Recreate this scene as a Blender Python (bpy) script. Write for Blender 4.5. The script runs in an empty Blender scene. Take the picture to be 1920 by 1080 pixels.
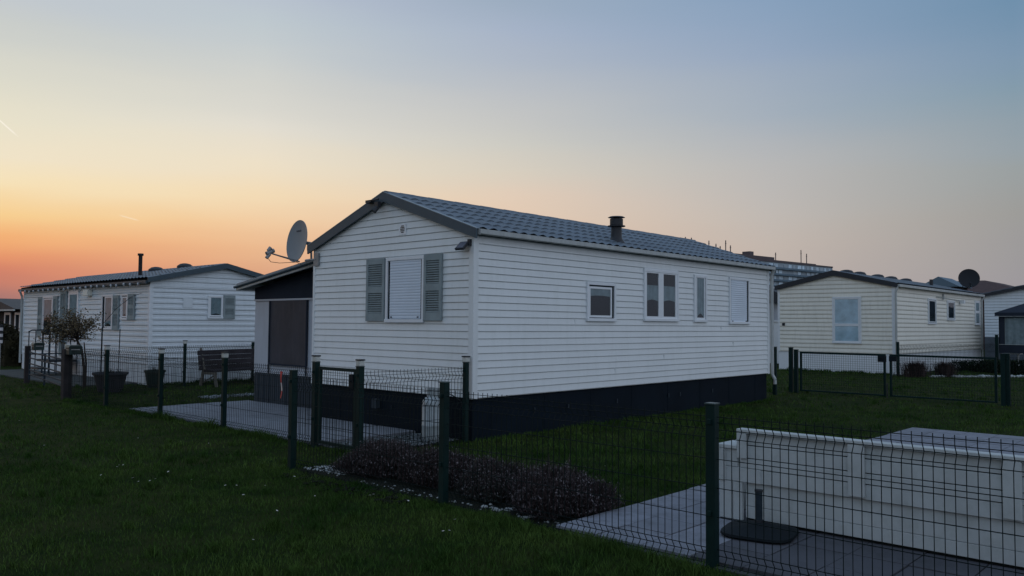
import bpy, bmesh, math, random
import numpy as np
from mathutils import Matrix, Vector

random.seed(7)
RNG = np.random.default_rng(11)
R = math.radians
SC = bpy.context.scene
COL = SC.collection

# ------------------------------------------------------------------ camera
# World axes follow the holiday park's grid: +X runs along the long wall of the
# nearest mobile home, +Y along its gable end; the origin is its nearest corner.
CAM = Vector((-7.835, -7.976, 1.6))
YAW, PITCH, ROLL = -47.2, 2.57, 0.468
cd = bpy.data.cameras.new("camera")
cam = bpy.data.objects.new("camera", cd)
COL.objects.link(cam)
cd.sensor_width = 36.0
cd.lens = 36.0 * 1524.0 / 1920.0
cd.clip_start = 0.05
cd.clip_end = 4000
cam.matrix_world = (Matrix.Translation(CAM) @ Matrix.Rotation(R(YAW), 4, 'Z')
                    @ Matrix.Rotation(R(90 + PITCH), 4, 'X') @ Matrix.Rotation(R(ROLL), 4, 'Z'))
SC.camera = cam

# ------------------------------------------------------------------ sky
def lin(c):
    return tuple(((v / 255.0) / 12.92 if v / 255.0 <= 0.04045 else ((v / 255.0 + 0.055) / 1.055) ** 2.4) for v in c)

SUN_AZ = 84.8           # direction of the vanished sun, degrees CCW from +X
wd = bpy.data.worlds.new("World")
SC.world = wd
wd.use_nodes = True
nt = wd.node_tree
nt.nodes.clear()
def N(t, **k):
    n = nt.nodes.new(t)
    for a, b in k.items():
        setattr(n, a, b)
    return n
def lk(a, b):
    nt.links.new(a, b)
def math_(op, a, b=None, clamp=False):
    n = N('ShaderNodeMath', operation=op, use_clamp=clamp)
    for i, v in enumerate((a, b)):
        if v is None:
            continue
        if isinstance(v, (int, float)):
            n.inputs[i].default_value = v
        else:
            lk(v, n.inputs[i])
    return n.outputs[0]
tc = N('ShaderNodeTexCoord')
nz = N('ShaderNodeVectorMath', operation='NORMALIZE'); lk(tc.outputs['Generated'], nz.inputs[0])
sep = N('ShaderNodeSeparateXYZ'); lk(nz.outputs[0], sep.inputs[0])
elev = math_('DIVIDE', math_('ARCSINE', sep.outputs[2]), R(90))          # 0 horizon .. 1 zenith
hl = math_('SQRT', math_('MAXIMUM', math_('ADD', math_('MULTIPLY', sep.outputs[0], sep.outputs[0]),
                                          math_('MULTIPLY', sep.outputs[1], sep.outputs[1])), 1e-6))
dot = math_('ADD', math_('MULTIPLY', sep.outputs[0], math.cos(R(SUN_AZ))), math_('MULTIPLY', sep.outputs[1], math.sin(R(SUN_AZ))))
cs = math_('MINIMUM', math_('MAXIMUM', math_('DIVIDE', dot, hl), -1.0), 1.0)
azd = math_('DIVIDE', math_('ARCCOSINE', cs), math.pi)                  # 0 at the sun .. 1 opposite
# soft unevenness so the gradient is not perfectly clean
nz1 = N('ShaderNodeTexNoise'); nz1.inputs['Scale'].default_value = 2.2; nz1.inputs['Detail'].default_value = 3
mp = N('ShaderNodeMapping'); mp.inputs['Scale'].default_value = (1, 1, 7)
lk(nz.outputs[0], mp.inputs[0]); lk(mp.outputs[0], nz1.inputs['Vector'])
wob = math_('MULTIPLY', math_('SUBTRACT', nz1.outputs['Fac'], 0.5), 0.030)
elev2 = math_('ADD', elev, wob)
# columns of the twilight sky: (degrees from the sun, [(elevation in degrees, sRGB)])
SKY = [
    (10, [(0, (150, 112, 110)), (1.6, (172, 120, 112)), (3.6, (212, 132, 106)), (4.6, (230, 150, 108)), (6.1, (243, 176, 118)), (7.9, (247, 207, 146)),
          (10.1, (246, 226, 186)), (11.6, (240, 227, 200)), (14, (232, 225, 203)), (17.2, (219, 217, 203)), (20.5, (200, 204, 202)), (22.5, (192, 199, 206)), (45, (150, 172, 196)), (90, (142, 168, 202))]),
    (24.5, [(0, (190, 140, 122)), (2.5, (212, 152, 122)), (5, (234, 184, 142)), (6.7, (241, 202, 160)), (8.9, (243, 219, 182)),
            (11.2, (237, 224, 200)), (13.5, (226, 221, 209)), (16.5, (211, 211, 205)), (20.5, (190, 200, 206)), (22.5, (182, 191, 206)), (45, (146, 168, 196)), (90, (142, 168, 202))]),
    (42, [(0, (212, 174, 155)), (4, (222, 188, 164)), (7, (226, 201, 178)), (8.6, (225, 204, 184)), (10.5, (215, 206, 191)), (12.3, (205, 203, 195)), (15.3, (190, 193, 196)), (17.2, (178, 186, 197)),
          (19.8, (166, 179, 199)), (22.5, (155, 172, 191)), (45, (138, 162, 194)), (90, (142, 168, 202))]),
    (59.5, [(0, (178, 163, 160)), (5.5, (193, 181, 172)), (8, (191, 184, 178)), (11.5, (183, 183, 183)), (15.3, (164, 175, 187)),
            (18.5, (150, 167, 190)), (22.5, (135, 160, 188)), (45, (134, 158, 192)), (90, (142, 168, 202))]),
    (74, [(0, (156, 148, 152)), (4, (156, 152, 155)), (7.8, (157, 156, 153)), (11.4, (154, 160, 161)), (12.6, (150, 161, 168)), (16.6, (132, 155, 171)),
          (18.6, (126, 151, 175)), (22.5, (112, 144, 172)), (45, (130, 156, 190)), (90, (142, 168, 202))]),
    (110, [(0, (168, 168, 182)), (5, (180, 184, 196)), (12, (186, 194, 208)), (25, (182, 196, 216)), (90, (142, 168, 202))]),
    (180, [(0, (176, 184, 204)), (6, (192, 198, 214)), (14, (200, 208, 224)), (30, (196, 208, 230)), (90, (142, 168, 202))]),
]
MAXE = 90.0
# elevations up to 30 degrees were read along the picture's rows; correct them for how far each column lies off axis
EK = {10: 0.85, 24.5: 0.955, 42: 1.0, 59.5: 0.955, 74: 0.86, 110: 1.0, 180: 1.0}
SKY = [(a, [((e * EK[a] if e < 30 else e), c) for e, c in st]) for a, st in SKY]
def ramp(stops):
    r = N('ShaderNodeValToRGB')
    lk(elev2, r.inputs[0])
    cr = r.color_ramp
    cr.interpolation = 'LINEAR'
    while len(cr.elements) < len(stops):
        cr.elements.new(0.5)
    # elements re-sort on move; set from the last backwards
    for i in range(len(stops) - 1, -1, -1):
        cr.elements[i].position = stops[i][0] / MAXE
    for i, (e, c) in enumerate(stops):
        cr.elements[i].position = e / MAXE
        cr.elements[i].color = (*lin(c), 1)
    return r.outputs[0]
cur = ramp(SKY[0][1])
for i in range(1, len(SKY)):
    nx = ramp(SKY[i][1])
    mr = N('ShaderNodeMapRange', interpolation_type='SMOOTHSTEP' if False else 'LINEAR')
    lk(azd, mr.inputs[0])
    mr.inputs[1].default_value = SKY[i - 1][0] / 180.0
    mr.inputs[2].default_value = SKY[i][0] / 180.0
    mr.inputs[3].default_value = 0; mr.inputs[4].default_value = 1
    mx = N('ShaderNodeMix', data_type='RGBA')
    lk(mr.outputs[0], mx.inputs[0]); lk(cur, mx.inputs[6]); lk(nx, mx.inputs[7])
    cur = mx.outputs[2]
# two short vapour trails high in the glow
def px_dir(px, py):
    v = cam.matrix_world.to_3x3() @ Vector(((px - 960) / 1524.0, -(py - 540) / 1524.0, -1.0))
    return v.normalized()
def trail(p0, p1, width, strength, cur):
    a, b = px_dir(*p0), px_dir(*p1)
    nrm = a.cross(b).normalized(); along = (b - a).normalized(); mid = ((a + b) / 2).normalized(); half = (b - a).length / 2
    d1 = N('ShaderNodeVectorMath', operation='DOT_PRODUCT'); lk(nz.outputs[0], d1.inputs[0]); d1.inputs[1].default_value = nrm
    d2 = N('ShaderNodeVectorMath', operation='DOT_PRODUCT'); lk(nz.outputs[0], d2.inputs[0]); d2.inputs[1].default_value = along
    o1 = math_('SUBTRACT', 1.0, math_('DIVIDE', math_('ABSOLUTE', d1.outputs['Value']), width), True)
    off = along.dot(mid)
    o2 = math_('SUBTRACT', 1.0, math_('DIVIDE', math_('ABSOLUTE', math_('SUBTRACT', d2.outputs['Value'], off)), half), True)
    o3 = N('ShaderNodeVectorMath', operation='DOT_PRODUCT'); lk(nz.outputs[0], o3.inputs[0]); o3.inputs[1].default_value = mid
    front = math_('GREATER_THAN', o3.outputs['Value'], 0.9)
    f = math_('MULTIPLY', math_('MULTIPLY', o1, math_('MULTIPLY', o2, 2.5, True)), math_('MULTIPLY', front, strength))
    mx = N('ShaderNodeMix', data_type='RGBA'); lk(f, mx.inputs[0]); lk(cur, mx.inputs[6]); mx.inputs[7].default_value = (1, 0.93, 0.82, 1)
    return mx.outputs[2]
cur = trail((-30, 200), (36, 258), 0.0011, 0.75, cur)
cur = trail((222, 403), (262, 414), 0.0010, 0.35, cur)
bg = N('ShaderNodeBackground'); lk(cur, bg.inputs[0]); bg.inputs[1].default_value = 1.0
wo = N('ShaderNodeOutputWorld'); lk(bg.outputs[0], wo.inputs[0])

sl = bpy.data.lights.new("sun", 'SUN')
sl.energy = 0.07; sl.angle = R(12); sl.color = (1.0, 0.62, 0.38)
so = bpy.data.objects.new("sun", sl); COL.objects.link(so)
sd = Vector((math.cos(R(SUN_AZ + 3)) * math.cos(R(3)), math.sin(R(SUN_AZ + 3)) * math.cos(R(3)), math.sin(R(3))))
so.rotation_euler = sd.to_track_quat('Z', 'Y').to_euler()

SC.view_settings.view_transform = 'Standard'
SC.view_settings.look = 'None'
SC.view_settings.exposure = 0.0
SC.view_settings.gamma = 1.0
SC.cycles.max_bounces = 6
SC.cycles.transparent_max_bounces = 12

# ------------------------------------------------------------------ materials
M = {}
def mat(name, col, rough=0.6, spec=0.4, var=0.12, vscale=3.0, streak=0.0, bump=0.0, bscale=60.0, metallic=0.0, dirt=None, dirt_amt=0.0, island=0.0, col2=None):
    m = bpy.data.materials.new(name); m.use_nodes = True
    t = m.node_tree; ns = t.nodes; b = ns['Principled BSDF']
    b.inputs['Roughness'].default_value = rough
    b.inputs['Specular IOR Level'].default_value = spec
    b.inputs['Metallic'].default_value = metallic
    co = ns.new('ShaderNodeTexCoord')
    n1 = ns.new('ShaderNodeTexNoise'); n1.inputs['Scale'].default_value = vscale; n1.inputs['Detail'].default_value = 6; n1.inputs['Roughness'].default_value = 0.62
    t.links.new(co.outputs['Object'], n1.inputs['Vector'])
    r = ns.new('ShaderNodeValToRGB'); t.links.new(n1.outputs['Fac'], r.inputs[0])
    r.color_ramp.elements[0].position = 0.3; r.color_ramp.elements[1].position = 0.72
    c2 = col2 or tuple(c * (1 + var) for c in col)
    r.color_ramp.elements[0].color = (*[c * (1 - var) for c in col], 1); r.color_ramp.elements[1].color = (*c2, 1)
    cur = r.outputs[0]
    if island:
        g = ns.new('ShaderNodeNewGeometry'); hs = ns.new('ShaderNodeHueSaturation')
        mr = ns.new('ShaderNodeMapRange'); mr.inputs[3].default_value = 1 - island; mr.inputs[4].default_value = 1 + island
        t.links.new(g.outputs['Random Per Island'], mr.inputs[0]); t.links.new(mr.outputs[0], hs.inputs['Value'])
        t.links.new(cur, hs.inputs['Color']); cur = hs.outputs[0]
    if dirt:
        mp = ns.new('ShaderNodeMapping'); mp.inputs['Scale'].default_value = (5, 5, 5 * (1 - streak) + 0.25)
        t.links.new(co.outputs['Object'], mp.inputs[0])
        n2 = ns.new('ShaderNodeTexNoise'); n2.inputs['Scale'].default_value = 1.6; n2.inputs['Detail'].default_value = 8; n2.inputs['Roughness'].default_value = 0.7
        t.links.new(mp.outputs[0], n2.inputs['Vector'])
        mr = ns.new('ShaderNodeMapRange'); mr.inputs[1].default_value = 0.48; mr.inputs[2].default_value = 0.75; mr.inputs[3].default_value = 0; mr.inputs[4].default_value = dirt_amt
        t.links.new(n2.outputs['Fac'], mr.inputs[0])
        mx = ns.new('ShaderNodeMix'); mx.data_type = 'RGBA'
        t.links.new(mr.outputs[0], mx.inputs[0]); t.links.new(cur, mx.inputs[6]); mx.inputs[7].default_value = (*dirt, 1); cur = mx.outputs[2]
    t.links.new(cur, b.inputs['Base Color'])
    if bump:
        n3 = ns.new('ShaderNodeTexNoise'); n3.inputs['Scale'].default_value = bscale; n3.inputs['Detail'].default_value = 5
        t.links.new(co.outputs['Object'], n3.inputs['Vector'])
        bp = ns.new('ShaderNodeBump'); bp.inputs['Strength'].default_value = bump; bp.inputs['Distance'].default_value = 0.01
        t.links.new(n3.outputs['Fac'], bp.inputs['Height']); t.links.new(bp.outputs[0], b.inputs['Normal'])
    M[name] = m
    return m

def glass_mat():
    m = bpy.data.materials.new('window_glass'); m.use_nodes = True
    t = m.node_tree; ns = t.nodes; ns.clear()
    o = ns.new('ShaderNodeOutputMaterial'); mx = ns.new('ShaderNodeMixShader'); tr = ns.new('ShaderNodeBsdfTransparent'); gl = ns.new('ShaderNodeBsdfGlossy')
    tr.inputs[0].default_value = (0.86, 0.92, 0.94, 1); gl.inputs['Roughness'].default_value = 0.03; gl.inputs[0].default_value = (0.9, 0.95, 1, 1)
    lw = ns.new('ShaderNodeLayerWeight'); lw.inputs[0].default_value = 0.5
    pw_ = ns.new('ShaderNodeMath'); pw_.operation = 'POWER'; t.links.new(lw.outputs['Facing'], pw_.inputs[0]); pw_.inputs[1].default_value = 5.0
    fr = ns.new('ShaderNodeMath'); fr.operation = 'MULTIPLY_ADD'; t.links.new(pw_.outputs[0], fr.inputs[0]); fr.inputs[1].default_value = 0.4; fr.inputs[2].default_value = 0.05
    co = ns.new('ShaderNodeTexCoord'); nn = ns.new('ShaderNodeTexNoise'); nn.inputs['Scale'].default_value = 2.0
    bp = ns.new('ShaderNodeBump'); bp.inputs['Strength'].default_value = 0.12; bp.inputs['Distance'].default_value = 0.02
    t.links.new(co.outputs['Object'], nn.inputs['Vector']); t.links.new(nn.outputs['Fac'], bp.inputs['Height']); t.links.new(bp.outputs[0], gl.inputs['Normal'])
    t.links.new(fr.outputs[0], mx.inputs[0]); t.links.new(tr.outputs[0], mx.inputs[1]); t.links.new(gl.outputs[0], mx.inputs[2]); t.links.new(mx.outputs[0], o.inputs[0])
    M['glass'] = m
glass_mat()

mat('siding', (0.73, 0.785, 0.80), 0.45, 0.4, 0.03, 1.2, 0.9, 0.05, 25, dirt=(0.48, 0.54, 0.51), dirt_amt=0.26)
mat('siding_blue', (0.66, 0.735, 0.78), 0.45, 0.4, 0.04, 1.0, 0.9, 0.05, 25, dirt=(0.40, 0.45, 0.45), dirt_amt=0.25)
mat('siding_cream', (0.78, 0.78, 0.70), 0.5, 0.35, 0.04, 1.0, 0.9, 0.05, 25, dirt=(0.36, 0.35, 0.30), dirt_amt=0.25)
mat('white_pvc', (0.72, 0.78, 0.82), 0.35, 0.45, 0.03, 2.0, dirt=(0.4, 0.44, 0.44), dirt_amt=0.15)
mat('blind', (0.63, 0.72, 0.81), 0.45, 0.35, 0.05, 2.0)
mat('shutter_paint', (0.25, 0.31, 0.325), 0.6, 0.3, 0.15, 5.0, dirt=(0.22, 0.26, 0.26), dirt_amt=0.4)
mat('roof_tile', (0.115, 0.15, 0.185), 0.5, 0.35, 0.2, 1.5, 0.3, 0.1, 40, dirt=(0.16, 0.185, 0.18), dirt_amt=0.5)
mat('roof_dark', (0.03, 0.036, 0.045), 0.6, 0.3, 0.2, 2.0, dirt=(0.06, 0.06, 0.06), dirt_amt=0.3)
mat('fascia', (0.048, 0.078, 0.10), 0.5, 0.35, 0.08, 2.0, dirt=(0.10, 0.12, 0.12), dirt_amt=0.25)
mat('fascia_edge', (0.22, 0.27, 0.30), 0.5, 0.4, 0.1, 3.0)
mat('gutter', (0.42, 0.46, 0.46), 0.5, 0.4, 0.1, 4.0, 0.9, dirt=(0.20, 0.22, 0.19), dirt_amt=0.5)
mat('skirt', (0.0028, 0.0085, 0.0160), 0.7, 0.12, 0.2, 2.0, dirt=(0.006, 0.011, 0.016), dirt_amt=0.3)
mat('skirt_gray', (0.030, 0.044, 0.058), 0.7, 0.25, 0.12, 3.0, dirt=(0.08, 0.09, 0.09), dirt_amt=0.3)
mat('void', (0.004, 0.005, 0.006), 0.9, 0.1, 0.0)
mat('interior', (0.014, 0.022, 0.030), 0.9, 0.1, 0.3, 2.5)
mat('curtain', (0.20, 0.26, 0.28), 0.9, 0.1, 0.25, 5.0)
mat('fabric_dark', (0.022, 0.030, 0.045), 0.85, 0.15, 0.15, 2.0)
mat('fabric_brown', (0.034, 0.040, 0.054), 0.6, 0.3, 0.25, 1.5, 0.9, dirt=(0.09, 0.09, 0.10), dirt_amt=0.5)
mat('panel_white', (0.42, 0.47, 0.53), 0.5, 0.35, 0.05, 1.5, 0.9, dirt=(0.30, 0.33, 0.34), dirt_amt=0.3)
mat('post_green', (0.0030, 0.0185, 0.0175), 0.55, 0.16, 0.2, 6.0, dirt=(0.012, 0.026, 0.024), dirt_amt=0.3)
mat('cap_gray', (0.035, 0.062, 0.062), 0.4, 0.4, 0.2, 8.0)
mat('wire_green', (0.0025, 0.0085, 0.009), 0.6, 0.15, 0.1, 6.0)
mat('dish_gray', (0.20, 0.235, 0.26), 0.55, 0.35, 0.06, 3.0)
mat('dish_dark', (0.009, 0.013, 0.018), 0.6, 0.3, 0.1, 3.0)
mat('metal_gray', (0.28, 0.29, 0.29), 0.5, 0.4, 0.2, 20.0, metallic=0.2, dirt=(0.12, 0.09, 0.07), dirt_amt=0.5)
mat('metal_dark', (0.02, 0.024, 0.03), 0.5, 0.4, 0.2, 10.0)
mat('steel_blue', (0.022, 0.036, 0.048), 0.7, 0.15, 0.2, 10.0)
mat('gas_gray', (0.36, 0.42, 0.44), 0.45, 0.4, 0.08, 5.0, dirt=(0.12, 0.13, 0.12), dirt_amt=0.5)
mat('wood_white', (0.44, 0.485, 0.49), 0.7, 0.25, 0.10, 3.0, 0.2, 0.25, 90, dirt=(0.22, 0.25, 0.22), dirt_amt=0.35)
mat('wood_gap', (0.02, 0.025, 0.025), 0.9, 0.1, 0.1)  # near-black stand-in for shade in the gaps between sofa boards
mat('bench_brown', (0.035, 0.032, 0.038), 0.7, 0.2, 0.35, 4.0, 0.5, 0.2, 40)
mat('bench_leg', (0.12, 0.115, 0.10), 0.8, 0.2, 0.25, 10.0)
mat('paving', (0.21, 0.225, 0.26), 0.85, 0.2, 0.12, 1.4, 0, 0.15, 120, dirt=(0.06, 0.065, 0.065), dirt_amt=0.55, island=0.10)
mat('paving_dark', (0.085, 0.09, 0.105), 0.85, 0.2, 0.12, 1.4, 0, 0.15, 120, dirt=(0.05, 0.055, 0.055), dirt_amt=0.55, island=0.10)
mat('curtain_pale', (0.50, 0.64, 0.72), 0.9, 0.1, 0.2, 3.0)
mat('paving_light', (0.22, 0.24, 0.27), 0.85, 0.2, 0.12, 1.4, 0, 0.15, 120, dirt=(0.07, 0.08, 0.08), dirt_amt=0.5, island=0.10)
mat('concrete', (0.07, 0.08, 0.08), 0.9, 0.15, 0.25, 3.0, 0, 0.3, 60)
mat('soil', (0.010, 0.012, 0.008), 0.95, 0.1, 0.4, 5.0, 0, 0.6, 50)
mat('pebble_white', (0.30, 0.33, 0.33), 0.7, 0.3, 0.2, 8.0, island=0.35)
mat('pebble_gray', (0.12, 0.14, 0.15), 0.7, 0.3, 0.3, 8.0, island=0.6)
mat('twig', (0.045, 0.038, 0.034), 0.9, 0.1, 0.3, 10.0)
mat('lavender', (0.046, 0.037, 0.036), 0.9, 0.1, 0.3, 6.0, island=0.5, col2=(0.085, 0.066, 0.068))
mat('lavender_head', (0.085, 0.076, 0.084), 0.9, 0.1, 0.3, 6.0, island=0.7, col2=(0.16, 0.148, 0.155))
mat('lavender_green', (0.048, 0.058, 0.050), 0.9, 0.1, 0.3, 6.0, island=0.5, col2=(0.065, 0.075, 0.068))
mat('leaf_brown', (0.095, 0.090, 0.050), 0.8, 0.1, 0.5, 4.0, island=0.5, col2=(0.20, 0.155, 0.095))
mat('leaf_hedge', (0.014, 0.018, 0.011), 0.9, 0.1, 0.4, 3.0, island=0.5, col2=(0.045, 0.040, 0.022))
mat('leaf_dark', (0.008, 0.018, 0.010), 0.9, 0.1, 0.4, 3.0, island=0.5)
mat('pampas', (0.045, 0.036, 0.034), 0.9, 0.1, 0.4, 6.0, island=0.4, col2=(0.075, 0.055, 0.055))
mat('plastic_dark', (0.008, 0.013, 0.017), 0.65, 0.15, 0.2, 8.0)
mat('plastic_green', (0.018, 0.036, 0.034), 0.45, 0.4, 0.2, 8.0)
mat('plastic_white', (0.60, 0.64, 0.66), 0.5, 0.4, 0.1, 8.0)
mat('pot_gray', (0.038, 0.042, 0.052), 0.6, 0.3, 0.2, 5.0)
mat('lamp_glass', (0.50, 0.53, 0.50), 0.25, 0.5, 0.15, 15.0)
mat('ribbon_red', (0.42, 0.035, 0.035), 0.6, 0.3, 0.1, 8.0)
mat('ribbon_white', (0.62, 0.60, 0.60), 0.6, 0.3, 0.1, 8.0)
mat('screen', (0.13, 0.14, 0.18), 0.2, 0.5, 0.1, 8.0)
mat('letters', (0.05, 0.06, 0.08), 0.6, 0.3, 0.1)
mat('brick_brown', (0.06, 0.035, 0.03), 0.8, 0.2, 0.3, 8.0)
mat('tile_brown', (0.085, 0.058, 0.056), 0.8, 0.2, 0.2, 3.0)
mat('timber_dark', (0.028, 0.026, 0.028), 0.8, 0.2, 0.3, 4.0)
mat('facade', (0.29, 0.355, 0.40), 0.7, 0.3, 0.12, 0.2)  # apartment colours lifted pale and bluish, distance haze painted into them
mat('facade_band', (0.115, 0.175, 0.225), 0.7, 0.3, 0.12, 0.2)
mat('facade_pane', (0.42, 0.54, 0.62), 0.4, 0.4, 0.2, 0.5, island=0.45)
mat('facade_top', (0.115, 0.095, 0.10), 0.8, 0.2, 0.12, 0.2)
mat('petal', (0.75, 0.75, 0.72), 0.8, 0.2, 0.05)
mat('block', (0.10, 0.12, 0.14), 0.9, 0.1, 0.2, 3.0)
mat('bulb', (0.42, 0.45, 0.48), 0.3, 0.5, 0.05)

# grass and ground
def grass_mat():
    m = bpy.data.materials.new('grass_blades'); m.use_nodes = True
    t = m.node_tree; ns = t.nodes; b = ns['Principled BSDF']
    b.inputs['Roughness'].default_value = 0.9; b.inputs['Specular IOR Level'].default_value = 0.03
    co = ns.new('ShaderNodeTexCoord'); n1 = ns.new('ShaderNodeTexNoise'); n1.inputs['Scale'].default_value = 0.8; n1.inputs['Detail'].default_value = 9; n1.inputs['Roughness'].default_value = 0.72
    t.links.new(co.outputs['Object'], n1.inputs['Vector'])
    r = ns.new('ShaderNodeValToRGB'); t.links.new(n1.outputs['Fac'], r.inputs[0])
    e = r.color_ramp.elements
    e[0].position = 0.36; e[0].color = (0.014, 0.045, 0.0090, 1); e[1].position = 0.64; e[1].color = (0.066, 0.112, 0.0270, 1)
    g = ns.new('ShaderNodeNewGeometry'); mr = ns.new('ShaderNodeMapRange'); mr.inputs[3].default_value = 0.55; mr.inputs[4].default_value = 1.5
    hs = ns.new('ShaderNodeHueSaturation')
    t.links.new(g.outputs['Random Per Island'], mr.inputs[0]); t.links.new(mr.outputs[0], hs.inputs['Value']); t.links.new(r.outputs[0], hs.inputs['Color'])
    t.links.new(hs.outputs[0], b.inputs['Base Color'])
    M['grass'] = m
    m2 = m.copy(); m2.name = 'ground_turf'
    n = m2.node_tree
    for x in n.nodes:
        if x.type == 'VALTORGB':
            x.color_ramp.elements[0].color = (0.0070, 0.0190, 0.0040, 1); x.color_ramp.elements[1].color = (0.026, 0.033, 0.0095, 1)
        if x.type == 'TEX_NOISE':
            x.inputs['Scale'].default_value = 1.6
        if x.type == 'MAP_RANGE':
            x.inputs[3].default_value = 1; x.inputs[4].default_value = 1
    M['turf'] = m2
grass_mat()

# ------------------------------------------------------------------ mesh helpers
class MB:
    def __init__(s):
        s.v = []; s.f = []
    def add(s, vs, fs):
        k = len(s.v); s.v += [tuple(p) for p in vs]; s.f += [tuple(i + k for i in f) for f in fs]
        return s
    def box(s, x0, x1, y0, y1, z0, z1):
        return s.add([(x0, y0, z0), (x1, y0, z0), (x1, y1, z0), (x0, y1, z0), (x0, y0, z1), (x1, y0, z1), (x1, y1, z1), (x0, y1, z1)],
                     [(0, 3, 2, 1), (4, 5, 6, 7), (0, 1, 5, 4), (1, 2, 6, 5), (2, 3, 7, 6), (3, 0, 4, 7)])
    def fbox(s, F, s0, s1, o0, o1, z0, z1):
        P = [F(s0, o0, z0), F(s1, o0, z0), F(s1, o1, z0), F(s0, o1, z0), F(s0, o0, z1), F(s1, o0, z1), F(s1, o1, z1), F(s0, o1, z1)]
        return s.add(P, [(0, 3, 2, 1), (4, 5, 6, 7), (0, 1, 5, 4), (1, 2, 6, 5), (2, 3, 7, 6), (3, 0, 4, 7)])
    def cyl(s, p0, p1, r0, r1=None, n=10, caps=True):
        r1 = r0 if r1 is None else r1
        p0, p1 = Vector(p0), Vector(p1); d = (p1 - p0).normalized()
        a = d.orthogonal().normalized(); b = d.cross(a)
        vs = []
        for p, r in ((p0, r0), (p1, r1)):
            for i in range(n):
                t = 2 * math.pi * i / n; vs.append(p + a * (r * math.cos(t)) + b * (r * math.sin(t)))
        fs = [(i, (i + 1) % n, n + (i + 1) % n, n + i) for i in range(n)]
        if caps:
            fs += [tuple(range(n))[::-1], tuple(range(n, 2 * n))]
        return s.add(vs, fs)
    def tube(s, pts, r, n=6):
        rs = r if isinstance(r, (list, tuple)) else [r] * len(pts)
        for i in range(len(pts) - 1):
            s.cyl(pts[i], pts[i + 1], rs[i], rs[i + 1], n)
        return s
    def lathe(s, prof, c=(0, 0, 0), n=20):
        vs = []; fs = []
        for r, z in prof:
            for i in range(n):
                t = 2 * math.pi * i / n; vs.append((c[0] + r * math.cos(t), c[1] + r * math.sin(t), c[2] + z))
        for k in range(len(prof) - 1):
            for i in range(n):
                j = (i + 1) % n; fs.append((k * n + i, k * n + j, (k + 1) * n + j, (k + 1) * n + i))
        fs.append(tuple(range(n))[::-1]); fs.append(tuple(range((len(prof) - 1) * n, len(prof) * n)))
        return s.add(vs, fs)
    def prism(s, poly, F, o0, o1):
        """poly: (s,z) outline, extruded between o0 and o1 through the mapping F(s,o,z)."""
        n = len(poly)
        vs = [F(a, o0, z) for a, z in poly] + [F(a, o1, z) for a, z in poly]
        fs = [tuple(range(n))[::-1], tuple(range(n, 2 * n))] + [(i, (i + 1) % n, n + (i + 1) % n, n + i) for i in range(n)]
        return s.add(vs, fs)

def world_loc(o):
    p = Vector((0, 0, 0))
    while o is not None:
        p += Vector(o.location); o = o.parent
    return p
def build(mb, name, m, parent=None, smooth=False, bevel=0.0, label=None, at=None):
    me = bpy.data.meshes.new(name)
    off = world_loc(parent) if parent else Vector((0, 0, 0))
    loc = Vector((0, 0, 0))
    if parent is None:
        a = np.array(mb.v); loc = Vector(((a[:, 0].min() + a[:, 0].max()) / 2, (a[:, 1].min() + a[:, 1].max()) / 2, a[:, 2].min()))
        if at: loc = Vector(at)
        off = loc
    me.from_pydata([(p[0] - off[0], p[1] - off[1], p[2] - off[2]) for p in mb.v], [], mb.f)
    bm = bmesh.new(); bm.from_mesh(me); bmesh.ops.recalc_face_normals(bm, faces=bm.faces); bm.to_mesh(me); bm.free()
    me.materials.append(M[m])
    if smooth:
        me.shade_smooth()
        me.set_sharp_from_angle(angle=R(40))
    o = bpy.data.objects.new(name, me); COL.objects.link(o)
    o.location = loc
    if parent: o.parent = parent
    if bevel:
        bv = o.modifiers.new('bevel', 'BEVEL'); bv.width = bevel; bv.segments = 2; bv.limit_method = 'ANGLE'
    if label: o['label'] = label
    return o
def tag(o, label, cat, group=None):
    o['label'] = label; o['category'] = cat
    if group: o['group'] = group
    return o
def thing(name, label, cat, loc, group=None, rz=0.0):
    o = bpy.data.objects.new(name, None); COL.objects.link(o); o.empty_display_size = 0.2
    o.location = loc; o.rotation_euler = (0, 0, rz)
    return tag(o, label, cat, group)
def struct(mb, name, m, kind='structure', **k):
    o = build(mb, name, m, **k); o['kind'] = kind
    return o
def copy_tree(o, parent=None):
    c = o.copy(); COL.objects.link(c); c.parent = parent
    for ch in list(o.children):
        copy_tree(ch, c)
    return c
def FX(x, sgn=-1):   # a wall facing -X at x: s runs along Y, o outwards
    return lambda s, o, z: (x + sgn * o, s, z)
def FY(y, sgn=-1):   # a wall facing -Y at y: s runs along X
    return lambda s, o, z: (s, y + sgn * o, z)

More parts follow.
